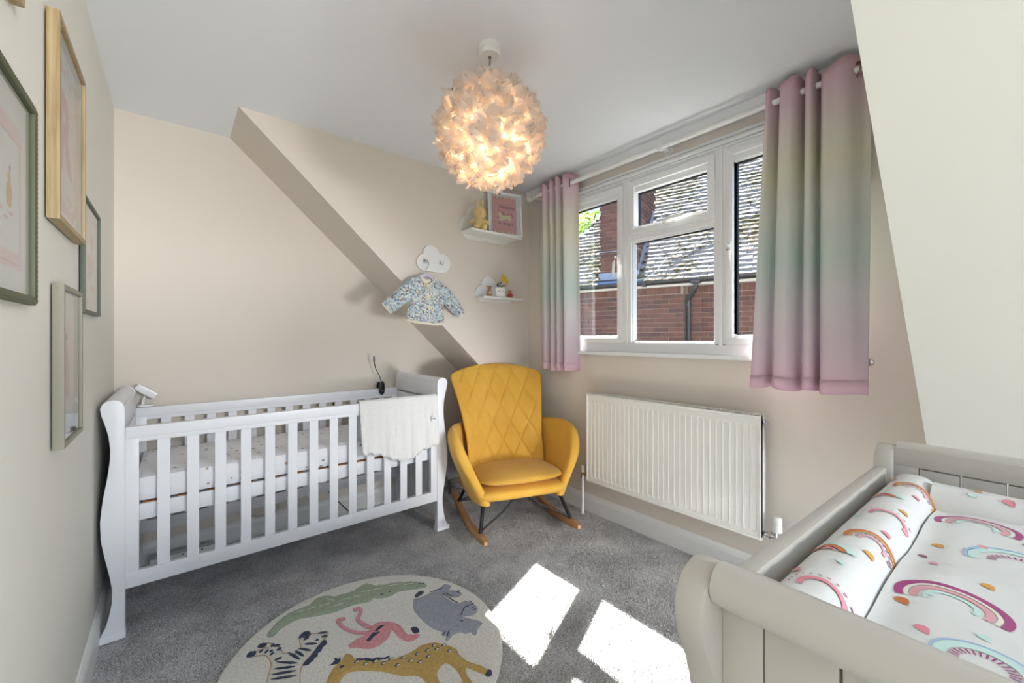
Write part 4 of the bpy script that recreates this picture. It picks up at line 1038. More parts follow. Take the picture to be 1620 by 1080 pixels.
for s in (-1, 1): ball(b, (1.918+s*.011, 2.36, ZS+.057), .0045, 1, .7, 1, 8, 6)
mk('head', b, 'toy_orange', BR)
for s in (-1, 1):
    b = nb(); ball(b, (1.918+s*.010, 2.345, ZS+.007), .007, 1, 1.3, .9, 8, 6); mk('foot', b, 'toy_orange', BR)

# ---------------------------------------------------------------- pendant lamp
PX, PY, PZ, PR = .955, 1.30, 1.975, .205
PL = root('pendant_lamp', (PX, PY, H), label='white feather globe pendant lamp, lit warm, under the ceiling', cat='lamp')
b = nb(); lathe(b, [(.042, 0), (.042, -.015), (.040, -.018), (.041, -.020), (.041, -.039), (.038, -.043), (.001, -.044)], (PX, PY, H), 32); mk('ceiling_rose', b, 'gloss_white', PL)
b = nb(); lathe(b, [(.006, -.043), (.006, -.050), (.001, -.051)], (PX, PY, H), 12); tube(b, [(PX, PY, H-.043), (PX, PY, 2.09)], .0035, 8); mk('cord', b, 'grey_plastic', PL)
SH = root('shade', (0, 0, PZ-H)); SH.parent = PL
b = nb(); lathe(b, [(.022, .05), (.022, .02), (.018, .0), (.001, -.001)], (PX, PY, PZ+.03), 16); mk('lamp_holder', b, 'white_plastic', PL)
mb = bpy.data.materials.new('lit_bulb'); mb.use_nodes = True; bb = mb.node_tree.nodes['Principled BSDF']; bb.inputs['Emission Color'].default_value = (1, .62, .27, 1); bb.inputs['Emission Strength'].default_value = 10
M['bulb'] = mb
b = nb(); ball(b, (PX, PY, PZ-.01), .036, 1, 1, 1.15, 16, 12); mk('bulb', b, 'bulb', PL)
ld = bpy.data.lights.new('bulb_light', 'POINT'); ld.energy = 3.0; ld.color = (1, .70, .42); ld.shadow_soft_size = .04
lo = bpy.data.objects.new('bulb_light', ld); COL.objects.link(lo); lo.location = (PX, PY, PZ-.075)
def feather_mesh(seed):
    rg = random.Random(seed); b = nb(); L = .092; Wd = .030; n = 7; rows = []
    for i in range(n+1):
        t = i/n; w_ = Wd*math.sin(pi*min(1, .12+t*.80))**.7*(1 if i < n else .35)
        zc = .022*t*t; j = rg.uniform(-.002, .002)
        row = []
        for k in (-1, -.5, 0, .5, 1):
            rag = rg.uniform(-.004, .004) if abs(k) == 1 else 0
            row.append(b.verts.new((k*w_+rag+j, t*L-abs(k)*.006*(1-t)+(rg.uniform(-.008, .006) if i == n else 0), zc-.007*abs(k)**1.5+rg.uniform(-.0018, .0018))))
        rows.append(row)
    for i in range(n):
        for k in range(4): b.faces.new((rows[i][k], rows[i][k+1], rows[i+1][k+1], rows[i+1][k]))
    me = bpy.data.meshes.new('feather'); b.to_mesh(me); b.free(); me.materials.append(M['feather']); me.shade_smooth(); return me
FM = [feather_mesh(i) for i in range(6)]
rg = random.Random(11); allv, allf = [], []; NF = 1500; cnt = 0
camv = Vector((-PX, -PY, CAMZ-PZ)).normalized()
items = []
for i in range(NF):
    z = 1-2*(i+.5)/NF; a = i*2.399963; s = math.sqrt(1-z*z); n = Vector((s*math.cos(a), s*math.sin(a), z))
    t = Vector((0, 0, -1)) if rg.random() < .0 else Vector((rg.gauss(0, .6), rg.gauss(0, .6), .25+rg.gauss(0, .5)))
    t = (t-n*t.dot(n)).normalized()
    ax = (n*rg.uniform(.22, .55)+t).normalized()
    sd = ax.cross(n).normalized(); nz = sd.cross(ax).normalized()
    sc_ = rg.uniform(.50, .74)
    mt = Matrix.Translation(n*rg.uniform(.160, .188)) @ Matrix((( sd.x, ax.x, nz.x, 0), (sd.y, ax.y, nz.y, 0), (sd.z, ax.z, nz.z, 0), (0, 0, 0, 1))) @ Matrix.Rotation(rg.gauss(0, .25), 4, 'Y') @ Matrix.Scale(sc_, 4)
    items.append((n.dot(camv), mt, rg.randrange(6)))
items.sort(key=lambda q: -q[0])
for k, (dd, mt, mi) in enumerate(items):
    if k < 300: inst('feather', FM[mi], SH, mt)
    else:
        o_ = len(allv); me = FM[mi]
        for v in me.vertices: allv.append(tuple(mt @ v.co))
        allf += [[q+o_ for q in p.vertices] for p in me.polygons]
me = bpy.data.meshes.new('feathers'); me.from_pydata(allv, [], allf); me.materials.append(M['feather']); me.shade_smooth()
o = bpy.data.objects.new('feathers', me); COL.objects.link(o); o.parent = SH; tag(o, kind='stuff')

# ---------------------------------------------------------------- picture frames on the left wall (plane x = LX, facing +x)
def picture_left(y0, y1, z0, z1, d, bar, fm, label, art, name='picture_frame', scallop=False, gap=.004, mat_in=.03):
    X0 = LX+gap; X1 = X0+d
    rt = root(name, (LX, (y0+y1)/2, z0), label=label, cat='picture', group='pictures on the left wall')
    for q in (('h', z1-bar, z1), ('h', z0, z0+bar), ('v', y0, y0+bar), ('v', y1-bar, y1)):
        b = nb()
        if q[0] == 'h': prism(b, [(y0 if q[1] > z0 else y0, q[2] if q[1] > z0 else q[1]), (y1, q[2] if q[1] > z0 else q[1]), (y1-bar, q[1] if q[1] > z0 else q[2]), (y0+bar, q[1] if q[1] > z0 else q[2])], 'yz', X0, X1, .0012)
        else:
            o_, i_ = (q[1], q[2]) if q[1] == y0 else (q[2], q[1]); prism(b, [(o_, z0), (o_, z1), (i_, z1-bar), (i_, z0+bar)], 'yz', X0, X1, .0012)
        mk('frame_bar', b, fm, rt)
    b = nb(); box(b, X0, X0+.003, y0+.003, y1-.003, z0+.003, z1-.003); mk('backing', b, 'paper', rt, smooth=False)
    if scallop:
        b = nb()
        n = int((z1-z0)/.0098)
        for i in range(n):
            z = z0+(i+.5)*(z1-z0)/n
            for y in (y0-.0035, y1+.0035): tube(b, [(X1-.012, y, z), (X1, y, z)], .0058, 12)
        n = int((y1-y0)/.0098)
        for i in range(n):
            y = y0+(i+.5)*(y1-y0)/n
            for z in (z0, z1): tube(b, [(X1-.011, y, z), (X1-.001, y, z)], .0053, 10)
        mk('scalloped_edge', b, fm, rt)
    art(rt, X0+.0032, y0+bar, y1-bar, z0+bar, z1-bar)
    b = nb(); box(b, X1-.006, X1-.0045, y0+bar-.002, y1-bar+.002, z0+bar-.002, z1-bar+.002); mk('glazing', b, 'glass', rt, smooth=False)
    return rt
def flat(rt, name, m, x, polys, **k):
    b = nb()
    for p in polys: prism(b, p, 'yz', x, x+.0004)
    return mk(name, b, m, rt, smooth=False, **k)
rect = lambda a, b_, c, d: [(a, c), (b_, c), (b_, d), (a, d)]
def blob(y, z, ry, rz, n=14, w=.12, ph=0): return [(y+ry*math.cos(2*pi*k/n)*(1+w*math.sin(3*2*pi*k/n+ph)), z+rz*math.sin(2*pi*k/n)*(1+w*math.cos(2*2*pi*k/n+ph))) for k in range(n)]
def art_R(rt, x, a, b_, c, d):
    flat(rt, 'print', 'paper_warm', x, [rect(a, b_, c+.0, d)])
    W_, Hh = b_-a, d-c
    rs = random.Random(4); P1, P2, P3 = [], [], []
    for i in range(9):
        for j in (0, 1):
            y = a+W_*(.06+.11*i); z = (d-.03-.03*rs.random()) if j else (c+.05+.045*rs.random())
            (P1, P2, P3)[rs.randrange(3)].append(blob(y, z, .014, .012, ph=i))
    for i in range(14):
        for s in (0, 1):
            y = (a+.02+.012*rs.random()) if s else (b_-.02-.014*rs.random()); z = c+.06+Hh*.82*i/14
            (P1, P2, P3)[rs.randrange(3)].append(blob(y, z, .008, .010, ph=i))
    P1.append(rect(a+.03, b_-.03, c+.035, c+.06))
    flat(rt, 'print_flowers', 'peach_ink', x+.0005, P2); flat(rt, 'print_flowers', 'pink_ink', x+.0007, P1); flat(rt, 'print_flowers', 'ochre_ink', x+.0009, P3)
    b = nb(); text_bm(b, 'R', .27, lambda u, v: (x+.0013, (a+b_)/2+u-.07*v/.2*0, c+.16+v), .012, 0); mk('letter', b, 'rose_ink', rt, smooth=False, label='large pink letter R')
def art_green(rt, x, a, b_, c, d):
    flat(rt, 'print', 'paper', x, [rect(a, b_, c, d)])
    q = .035; flat(rt, 'print_border', 'pink_pale', x+.0005, [rect(a+q, b_-q, d-q-.05, d-q-.02), rect(a+q, b_-q, c+q+.01, c+q+.04), rect(b_-q-.012, b_-q, c+q+.04, d-q-.05), rect(a+q, a+q+.012, c+q+.04, d-q-.05)])
    flat(rt, 'print_lines', 'pink_ink', x+.0009, [rect(a+q, b_-q, d-q-.052, d-q-.049), rect(a+q, b_-q, c+q+.018, c+q+.021), rect(b_-q-.013, b_-q-.011, c+q+.03, d-q-.05)]+[blob(a+.09+.03*i, c+.13+.012*(i % 2), .012, .004) for i in range(4)])
    flat(rt, 'print_pear', 'ochre_ink', x+.0009, [blob((a+b_)/2+.03, (c+d)/2-.01, .016, .026), blob((a+b_)/2+.03, (c+d)/2+.02, .008, .014)]); flat(rt, 'print_leaf', 'dark_ink', x+.0012, [blob((a+b_)/2+.033, (c+d)/2+.038, .003, .006)])
def art_dk(rt, x, a, b_, c, d):
    flat(rt, 'print', 'paper_warm', x, [rect(a, b_, c, d)])
    flat(rt, 'print_border', 'pink_pale', x+.0005, [rect(a+.02, b_-.02, d-.05, d-.03), rect(a+.02, b_-.02, c+.03, c+.045)]); m_ = (a+b_)/2
    flat(rt, 'print_shapes', 'peach_ink', x+.0006, [blob(m_, c+.16, .06, .05, w=.25), blob(m_+.02, c+.24, .04, .035, w=.25, ph=1)]); flat(rt, 'print_shapes', 'pink_ink', x+.0009, [blob(m_-.03, c+.13, .03, .03, w=.2), blob(m_+.03, c+.08, .05, .014)])
def art_taupe(rt, x, a, b_, c, d):
    flat(rt, 'print', 'paper', x, [rect(a, b_, c, d)]); m_ = (a+b_)/2+.005
    flat(rt, 'print_field', 'pink_pale', x+.0004, [rect(a+.03, b_-.03, c+.07, d-.07)])
    flat(rt, 'print_figure', 'rose_ink', x+.0007, [[(m_-.01, c+.25), (m_+.02, c+.25), (m_+.04, c+.18), (m_+.05, c+.10), (m_-.03, c+.10), (m_-.02, c+.18)]])
    flat(rt, 'print_details', 'dark_ink', x+.001, [blob(m_+.008, c+.265, .012, .013), rect(m_-.035, m_-.005, c+.235, c+.24)]); flat(rt, 'print_details', 'dkgreen', x+.0011, [blob(m_-.02, c+.245, .007, .02)])
picture_left(.955, 1.257, 1.241, 1.632, .016, .012, 'sage', 'picture in a sage green scalloped frame at the far left edge', art_green, scallop=True)
picture_left(1.43, 1.793, 1.453, 1.948, .0225, .014, 'oak', 'tall oak framed print with a large pink letter', art_R)
picture_left(1.872, 2.222, 1.253, 1.632, .012, .011, 'dkgreen', 'thin dark grey-green framed print, farthest along the left wall', art_dk)
picture_left(1.489, 1.754, .895, 1.305, .021, .013, 'taupe', 'deep taupe framed print, lowest on the left wall above the cot end', art_taupe)
picture_left(.80, 1.162, 1.782, 2.12, .018, .014, 'oak', 'oak frame cut off at the top left edge, only its corner in view', art_dk)

# ---------------------------------------------------------------- rug

RUG = {'croc': [(0.271,1.825),(0.308,1.875),(0.37,1.918),(0.442,1.918),(0.47,1.94),(0.517,1.943),(0.548,1.91),(0.626,1.898),(0.655,1.91),(0.699,1.911),(0.726,1.865),(0.797,1.84),(0.88,1.776),(0.904,1.737),(0.893,1.715),(0.834,1.739),(0.781,1.762),(0.743,1.755),(0.704,1.765),(0.678,1.786),(0.65,1.776),(0.607,1.794),(0.562,1.8),(0.516,1.799),(0.449,1.824),(0.391,1.849),(0.356,1.843),(0.32,1.831),(0.29,1.803)],'croc_eye': [(0.71,1.78),(0.747,1.777),(0.891,1.739),(0.877,1.745)],'flam': [(0.577,1.761),(0.603,1.77),(0.619,1.748),(0.599,1.701),(0.58,1.68),(0.602,1.616),(0.639,1.622),(0.669,1.6),(0.693,1.563),(0.695,1.516),(0.696,1.483),(0.713,1.471),(0.733,1.465),(0.727,1.447),(0.699,1.442),(0.675,1.455),(0.661,1.499),(0.66,1.551),(0.635,1.519),(0.591,1.5),(0.552,1.508),(0.522,1.541),(0.502,1.555),(0.5,1.575),(0.529,1.582),(0.565,1.584),(0.535,1.622),(0.511,1.681),(0.499,1.739),(0.513,1.75),(0.538,1.734),(0.529,1.718),(0.512,1.722),(0.524,1.677),(0.549,1.623),(0.582,1.602),(0.59,1.612),(0.576,1.637),(0.559,1.683),(0.586,1.742)],'beak': [(0.715,1.51),(0.733,1.511),(0.744,1.493),(0.737,1.468),(0.716,1.477),(0.718,1.497)],'wing': [(0.555,1.548),(0.598,1.576),(0.62,1.592),(0.655,1.584),(0.602,1.566),(0.633,1.56),(0.587,1.546),(0.567,1.532)],'hippo': [(0.809,1.668),(0.825,1.665),(0.884,1.66),(0.929,1.663),(0.966,1.679),(0.985,1.664),(0.986,1.642),(0.962,1.625),(0.995,1.588),(0.992,1.566),(0.971,1.559),(0.948,1.574),(0.941,1.608),(0.924,1.607),(0.933,1.548),(0.941,1.519),(0.972,1.516),(0.993,1.499),(0.997,1.472),(0.996,1.442),(0.972,1.419),(0.946,1.419),(0.913,1.441),(0.927,1.414),(0.953,1.376),(0.957,1.353),(0.924,1.338),(0.904,1.317),(0.89,1.321),(0.893,1.34),(0.872,1.346),(0.864,1.364),(0.841,1.372),(0.824,1.368),(0.796,1.356),(0.797,1.369),(0.819,1.387),(0.802,1.386),(0.784,1.383),(0.784,1.393),(0.809,1.406),(0.787,1.45),(0.777,1.521),(0.777,1.596),(0.795,1.643)],'htail': [(0.826,1.693),(0.855,1.704),(0.874,1.696),(0.861,1.679),(0.829,1.672),(0.82,1.664)],'heye': [(0.887,1.415),(0.895,1.412),(0.9,1.404),(0.89,1.405)],'gir': [(0.388,1.451),(0.423,1.497),(0.445,1.506),(0.471,1.529),(0.483,1.538),(0.496,1.514),(0.496,1.494),(0.546,1.437),(0.607,1.402),(0.662,1.395),(0.708,1.398),(0.749,1.386),(0.779,1.354),(0.803,1.302),(0.797,1.278),(0.801,1.235),(0.82,1.192),(0.841,1.143),(0.832,1.125),(0.816,1.141),(0.797,1.181),(0.783,1.207),(0.768,1.173),(0.766,1.14),(0.737,1.086),(0.716,1.103),(0.745,1.172),(0.751,1.228),(0.738,1.27),(0.701,1.258),(0.686,1.231),(0.67,1.141),(0.642,1.164),(0.646,1.234),(0.638,1.28),(0.596,1.314),(0.554,1.371),(0.505,1.417),(0.463,1.444),(0.436,1.436),(0.401,1.398),(0.378,1.399)],'gmane': [(0.49,1.496),(0.503,1.495),(0.517,1.479),(0.532,1.473),(0.546,1.455),(0.564,1.449),(0.578,1.433),(0.601,1.429),(0.622,1.41),(0.593,1.417),(0.546,1.439),(0.496,1.484)],'ghoof': [(0.824,1.152),(0.846,1.144),(0.834,1.124),(0.816,1.13)],'gspots': [(0.495,1.467),(0.516,1.437),(0.546,1.428),(0.565,1.4),(0.593,1.401),(0.6,1.361),(0.63,1.381),(0.644,1.35),(0.676,1.363),(0.667,1.324),(0.702,1.328),(0.713,1.356),(0.742,1.362),(0.743,1.34),(0.772,1.34),(0.774,1.303)],'geye': [(0.447,1.477)],'ghorn': [(0.442,1.508),(0.412,1.522),(0.428,1.525),(0.43,1.543),(0.439,1.532),(0.441,1.548),(0.452,1.532),(0.461,1.536),(0.454,1.515)],'zh1': [(0.235,1.776),(0.245,1.793),(0.268,1.779),(0.256,1.761)],'zh2': [(0.197,1.748),(0.207,1.769),(0.23,1.758),(0.22,1.735)],'zm': [(0.365,1.735),(0.382,1.754),(0.401,1.752),(0.407,1.728),(0.384,1.729),(0.368,1.723)],'zmane': [(0.343,1.579),(0.367,1.601),(0.39,1.622),(0.429,1.659),(0.443,1.654),(0.44,1.633),(0.422,1.623),(0.414,1.608),(0.402,1.605),(0.397,1.589),(0.388,1.59),(0.379,1.578),(0.368,1.575),(0.363,1.569)],'zbody': [(0.22,1.735),(0.23,1.758),(0.25,1.754),(0.269,1.745),(0.256,1.761),(0.268,1.779),(0.285,1.755),(0.301,1.719),(0.302,1.684),(0.318,1.674),(0.331,1.65),(0.343,1.667),(0.362,1.679),(0.365,1.727),(0.388,1.727),(0.407,1.728),(0.434,1.706),(0.46,1.694),(0.452,1.67),(0.432,1.661),(0.403,1.631),(0.367,1.601),(0.339,1.573),(0.321,1.506),(0.304,1.419),(0.218,1.49),(0.223,1.537),(0.245,1.608),(0.261,1.656),(0.256,1.702),(0.245,1.721)],'zstr': [(0.37,1.68,0.41,1.65),(0.351,1.669,0.384,1.627),(0.339,1.664,0.357,1.614),(0.317,1.671,0.343,1.606),(0.275,1.648,0.332,1.595),(0.26,1.62,0.322,1.584),(0.251,1.597,0.321,1.562),(0.246,1.576,0.317,1.538),(0.235,1.735,0.247,1.746),(0.25,1.72,0.264,1.732),(0.262,1.697,0.277,1.704),(0.265,1.714,0.276,1.721),(0.274,1.738,0.285,1.756),(0.276,1.743,0.303,1.731),(0.285,1.708,0.303,1.713),(0.271,1.66,0.295,1.66),(0.375,1.715,0.405,1.716),(0.374,1.701,0.395,1.706),(0.426,1.707,0.457,1.689),(0.43,1.677,0.452,1.67),(0.409,1.669,0.421,1.67)]}
HLINES = [[(0.884, 1.658), (0.919, 1.654), (0.948, 1.648)], [(0.924, 1.607), (0.93, 1.579), (0.934, 1.546), (0.943, 1.517)], [(0.913, 1.442), (0.929, 1.458), (0.949, 1.472), (0.969, 1.471), (0.992, 1.468)], [(0.941, 1.608), (0.938, 1.589), (0.946, 1.575)], [(0.995, 1.588), (0.983, 1.582)], [(0.986, 1.448), (0.971, 1.449)], [(0.981, 1.433), (0.966, 1.436)], [(0.828, 1.394), (0.811, 1.379), (0.801, 1.369)], [(0.814, 1.398), (0.793, 1.39)], [(0.981, 1.587), (0.985, 1.572)], [(0.987, 1.494), (0.992, 1.481)]]
CLINES = [[(0.514, 1.903), (0.536, 1.869)], [(0.563, 1.855), (0.592, 1.845)], [(0.475, 1.871), (0.511, 1.862)], [(0.434, 1.881), (0.462, 1.877)], [(0.645, 1.856), (0.682, 1.843)], [(0.698, 1.839), (0.735, 1.821)], [(0.762, 1.822), (0.815, 1.797)], [(0.729, 1.85), (0.784, 1.832), (0.85, 1.792)], [(0.525, 1.83), (0.562, 1.826)], [(0.608, 1.843), (0.644, 1.83)], [(0.386, 1.891), (0.42, 1.884)], [(0.819, 1.785), (0.857, 1.768)]]
FLEG = [[(0.58, 1.759), (0.602, 1.756), (0.6, 1.73), (0.574, 1.685), (0.597, 1.611)], [(0.535, 1.727), (0.509, 1.738), (0.516, 1.677), (0.542, 1.622), (0.578, 1.59)]]

RG = root('round_rug', (.555, 1.5, 0), label='round cream wool rug tufted with safari animals', cat='rug')
b = nb(); lathe(b, [(.478, .004), (.488, .010), (.487, .016), (.480, .0195), (.47, .0205), (.30, .0208), (.15, .0208), (.001, .0208)], (.555, 1.5, 0), 96); mk('base', b, 'rug', RG, ang=60)
def ranimal(name, key, m, dep=.008, z=.0207, par=None, sm=2, wd=.007, step=.011, **k):
    b = nb(); pl = smooth_poly(RUG[key], sm) if sm > 1 else RUG[key]
    pl = [p for p in pl if math.hypot(p[0]-.555, p[1]-1.5) < .478]
    puffy(b, pl, 'xy', z, dep, wd, step); return mk(name, b, m, par or RG, **k)
c_ = ranimal('crocodile', 'croc', 'r_green')
b = nb()
for x, y in RUG['croc_eye']: ball(b, (x, y, .0285), .005, 1.3, .9, .3, 8, 5)
mk('markings', b, 'r_navy', c_)
RUG['flam'] = [p for i, p in enumerate(RUG['flam']) if 5 <= i <= 25]
f_ = ranimal('flamingo', 'flam', 'r_pink')
def rleg(pts, r_, par):
    b = nb(); tube(b, [(x, y, .0235) for x, y in smooth_poly(pts, 4, False)], r_, 8, flat=.6); mk('leg', b, 'r_pink', par)
rleg(FLEG[0], .0085, f_); rleg(FLEG[1], .0075, f_); ranimal('beak', 'beak', 'r_navy', .006, .0205, f_, wd=.008, step=.008); ranimal('wing', 'wing', 'r_navy', .004, .0275, f_, wd=.008, step=.008)
h_ = ranimal('hippo', 'hippo', 'r_grey'); ranimal('tail', 'htail', 'r_navy', .006, .0205, h_, wd=.008, step=.008); ranimal('eye', 'heye', 'r_navy', .003, .0285, h_, sm=1, wd=.005, step=.005)
b = nb()
for l in HLINES: tube(b, [(x, y, .0288) for x, y in l], .0022, 5, flat=.6)
mk('carved_lines', b, 'r_navy', h_, kind='stuff')
b = nb()
for l in CLINES: tube(b, [(x, y, .0288) for x, y in l], .0018, 5, flat=.6)
mk('stitched_lines', b, 'r_cream', c_, kind='stuff')
g_ = ranimal('giraffe', 'gir', 'r_gold'); ranimal('mane', 'gmane', 'r_navy', .005, .0205, g_, sm=1, wd=.008, step=.008); ranimal('hoof', 'ghoof', 'r_navy', .007, .0205, g_, wd=.008, step=.008); ranimal('horns', 'ghorn', 'r_navy', .005, .0205, g_, sm=1, wd=.008, step=.008)
b = nb()
for x, y in RUG['geye']: ball(b, (x, y, .0285), .009, 1, .75, .25, 10, 6)
mk('eye', b, 'r_navy', g_)
b = nb(); b2 = nb()
for x, y in RUG['gspots']: ball(b, (x, y, .0285), .0085, 1.2, .75, .25, 10, 6); ball(b2, (x+.001, y-.003, .0298), .0055, 1.2, .6, .3, 8, 5)
mk('spots', b, 'r_navy', g_, kind='stuff'); mk('spot_centres', b2, 'r_cream', g_, kind='stuff')
z_ = ranimal('zebra', 'zbody', 'r_cream', .005)
b = nb(); zo = smooth_poly(RUG['zbody'], 2); tube(b, [(x, y, .0215) for x, y in zo+zo[:1] if math.hypot(x-.555, y-1.5) < .475], .0016, 5, caps=False); mk('outline', b, 'toy_tan', z_)
for k in ('zh1', 'zh2'): ranimal('hoof', k, 'r_navy', .006, .0215, z_, wd=.008, step=.008)
ranimal('muzzle', 'zm', 'r_navy', .006, .0215, z_, wd=.008, step=.008); ranimal('mane', 'zmane', 'r_navy', .006, .0215, z_, wd=.008, step=.008)
b = nb()
for x0, y0_, x1, y1_ in RUG['zstr']:
    a = Vector((x0, y0_, 0.0268)); c = Vector((x1, y1_, 0.0268)); tube(b, [a, a.lerp(c, .3), a.lerp(c, .7), c], [.001, .0052, .0058, .0018], 6, flat=.5)
mk('stripes', b, 'r_navy', z_, kind='stuff')

# ---------------------------------------------------------------- changing unit (local: x along its length, y towards the window wall end of the row, z up)
CU = root('changing_unit', (.448, .238, 0), R(-2), label='light grey sleigh topped changing unit in the right foreground', cat='changing table')
UL, UD = .905, .56
prof = [(.022, .0), (.075, .0), (.075, .80), (.072, .86), (.066, .905), (.055, .930), (.038, .944), (.018, .946), (-.002, .938), (-.016, .920), (-.020, .895), (-.012, .865), (.004, .83), (.018, .78), (.026, .72), (.026, .62), (.016, .52), (.004, .42), (.002, .34), (.012, .22), (.022, .12), (.014, .05), (.004, .02), (.004, 0)]
for fx, sg in ((0, 1), (UL, -1)):
    pp = [(fx+sg*x, z) for x, z in smooth_poly(prof[2:], 2, False)+[prof[0], prof[1]]]
    pp = [(fx+sg*x, z*.968) for x, z in [prof[1]]+smooth_poly(prof[2:], 2, False)]
    for y0_, y1_ in ((-.034, 0), (-UD, -UD+.034)):
        b = nb(); prism(b, pp, 'xz', y0_, y1_, .005); mk('post', b, 'unit_grey', CU, local=True)
    b = nb(); cxr = fx+sg*.014; tube(b, [(cxr, -.035, .903), (cxr, -UD+.035, .903)], .0225, 28, caps=True); mk('scroll_rail', b, 'unit_grey', CU, local=True)
    b = nb(); xs = sorted((fx+sg*.022, fx+sg*.042)); box(b, xs[0], xs[1], -.075, -.034, .06, .905, .0015); mk('panel_board', b, 'unit_grey', CU, local=True)
    nbd = 7; wdt = (UD-.034-.075)/nbd
    for i in range(nbd):
        b = nb(); ya = -.075-i*wdt; box(b, xs[0]+.001, xs[1]-.001, ya-wdt+.0012, ya-.0012, .06, .884 if sg > 0 else .872, .0015); mk('panel_board', b, 'unit_grey', CU, local=True)
    b = nb(); xs2 = sorted((fx+sg*.020, fx+sg*.044)); box(b, xs2[0], xs2[1], -UD+.034, -.034, .886 if sg > 0 else .875, .915, .001); mk('head_rail', b, 'unit_grey', CU, local=True)
for y in (-.003, -UD+.025):
    b = nb(); box(b, .04, UL-.04, y-.022, y, .70, .868, .003); mk('side_rail', b, 'unit_grey', CU, local=True)
b = nb(); box(b, .05, UL-.05, -UD+.03, -.03, .70, .72); mk('top_board', b, 'unit_grey', CU, local=True, smooth=False)
b = nb(); box(b, .05, UL-.05, -.02, -.008, .08, .70); mk('back_board', b, 'unit_grey', CU, local=True, smooth=False)
for k in range(3):
    b = nb(); box(b, .078, UL-.078, -UD+.002, -UD+.022, .10+k*.2, .29+k*.2, .003); dr = mk('drawer', b, 'unit_grey', CU, local=True)
    for x in (.3, .65): b = nb(); ball(b, (x, -UD-.012, .195+k*.2), .014); tube(b, [(x, -UD+.004, .195+k*.2), (x, -UD-.012, .195+k*.2)], .006, 8); mk('knob', b, 'unit_grey', dr, local=True)
# changing mat
CM = root('changing_mat', (.40, .238, 0), R(-2), label='white vinyl changing mat printed with rainbows and raindrops', cat='changing mat')
BY0, BY1 = -.030, -.118        # long bolster
def bolZ(x, y):
    t = (y-BY0)/(BY1-BY0)*2-1; return .812+.058*math.sqrt(max(0, 1-abs(t)**2.6))
def matZ(x, y):
    z = .838+.003*math.sin(x*23+y*9)*math.exp(-max(0, -y-.12)*9)-.004*math.exp(-((y+.13)/.02)**2)
    return z+.0025*noise.noise(Vector((x*14, y*5, 1)))
def endZ(x, y):
    t = (x-.815)/.05; return .82+.050*math.sqrt(max(0, 1-min(1, abs(t))**3))
def surf(bm, x0, x1, y0, y1, nx, ny, f, zb):
    g = grid(bm, lambda u, v: (x0+(x1-x0)*u, y0+(y1-y0)*v, f(x0+(x1-x0)*u, y0+(y1-y0)*v)), nx, ny)
    ring = [g[i][0] for i in range(nx)]+[g[-1][j] for j in range(1, ny)]+[g[i][-1] for i in range(nx-2, -1, -1)]+[g[0][j] for j in range(ny-2, 0, -1)]
    lo_ = [bm.verts.new((v.co.x, v.co.y, zb)) for v in ring]; n = len(ring)
    for i in range(n): bm.faces.new((ring[i], lo_[i], lo_[(i+1) % n], ring[(i+1) % n]))
    bmesh.ops.recalc_face_normals(bm, faces=bm.faces[:])
b = nb(); surf(b, .10, .775, -.50, -.118, 90, 50, matZ, .722); mk('pad', b, 'bolster', CM, local=True, ang=60)
def bolster(x0, x1):
    b = nb(); NXX = 80; NA = 28; V = []
    for i in range(NXX):
        u = i/(NXX-1); x = x0+(x1-x0)*u; e = math.sqrt(max(0, 1-max(0, (abs(u-.5)*2-.94)/.06)**2.2)); row = []
        for k in range(NA):
            t = -1+2*k/(NA-1); y = (BY0+BY1)/2-(BY0-BY1)/2*t*(.35+.65*e)*-1
            z = .812+(bolZ(x, y)-.812)*(.3+.7*e)+.0016*noise.noise(Vector((x*40, y*9, 3)))*(1-abs(t))
            row.append(b.verts.new((x, y, z)))
        row = [b.verts.new((x, row[0].co.y, .722))]+row+[b.verts.new((x, row[-1].co.y, .722))]; V.append(row)
    for i in range(NXX-1):
        for k in range(len(V[0])-1): b.faces.new((V[i][k], V[i][k+1], V[i+1][k+1], V[i+1][k]))
    b.faces.new(V[0]); b.faces.new(V[-1][::-1]); bmesh.ops.recalc_face_normals(b, faces=b.faces[:]); return b
mk('side_bolster', bolster(.10, .885), 'bolster', CM, local=True, ang=60)
b = nb(); surf(b, .768, .868, -.50, -.108, 24, 50, lambda x, y: endZ(x, y)+.002*noise.noise(Vector((x*10, y*26, 2))), .722); mk('end_bolster', b, 'bolster', CM, local=True, ang=60)
def arch(fz, cx, cy, r0, r1, a0, a1, m, dash=0, up=.0008):
    """a printed band: centre, radii, angles measured in the surface plane"""
    b = nb(); n = dash*2 if dash else 26
    segs = []
    for i in range(n):
        if dash and i % 2: continue
        A0 = a0+(a1-a0)*i/n; A1 = a0+(a1-a0)*(i+1)/n
        if dash: A1 = A0+(A1-A0)*.75
        K = 1 if r1-r0 < .009 else 3
        for k in range(K):
            ra, rb = r0+(r1-r0)*k/K, r0+(r1-r0)*(k+1)/K
            q = [(cx+rr*math.cos(A), cy+rr*math.sin(A)) for A, rr in ((A0, ra), (A1, ra), (A1, rb), (A0, rb))]
            b.faces.new([b.verts.new((x, y, fz(x, y)+up)) for x, y in q])
    mk('printed_arch', b, m, CM, local=True, smooth=False, **({'kind': 'stuff'} if dash else {}))
def drop(fz, x, y, s, m, rot=0):
    b = nb(); P_ = [(s*.62*math.sin(t)*abs(math.sin(t/2))**1.3, s*.62*math.cos(t)) for t in [2*pi*k/16 for k in range(16)]]
    c, s_ = math.cos(rot), math.sin(rot)
    b.faces.new([b.verts.new((x+u*c-v*s_, y+u*s_+v*c, fz(x+u*c-v*s_, y+u*s_+v*c)+.0009)) for u, v in P_]); mk('printed_drop', b, m, CM, local=True, smooth=False)
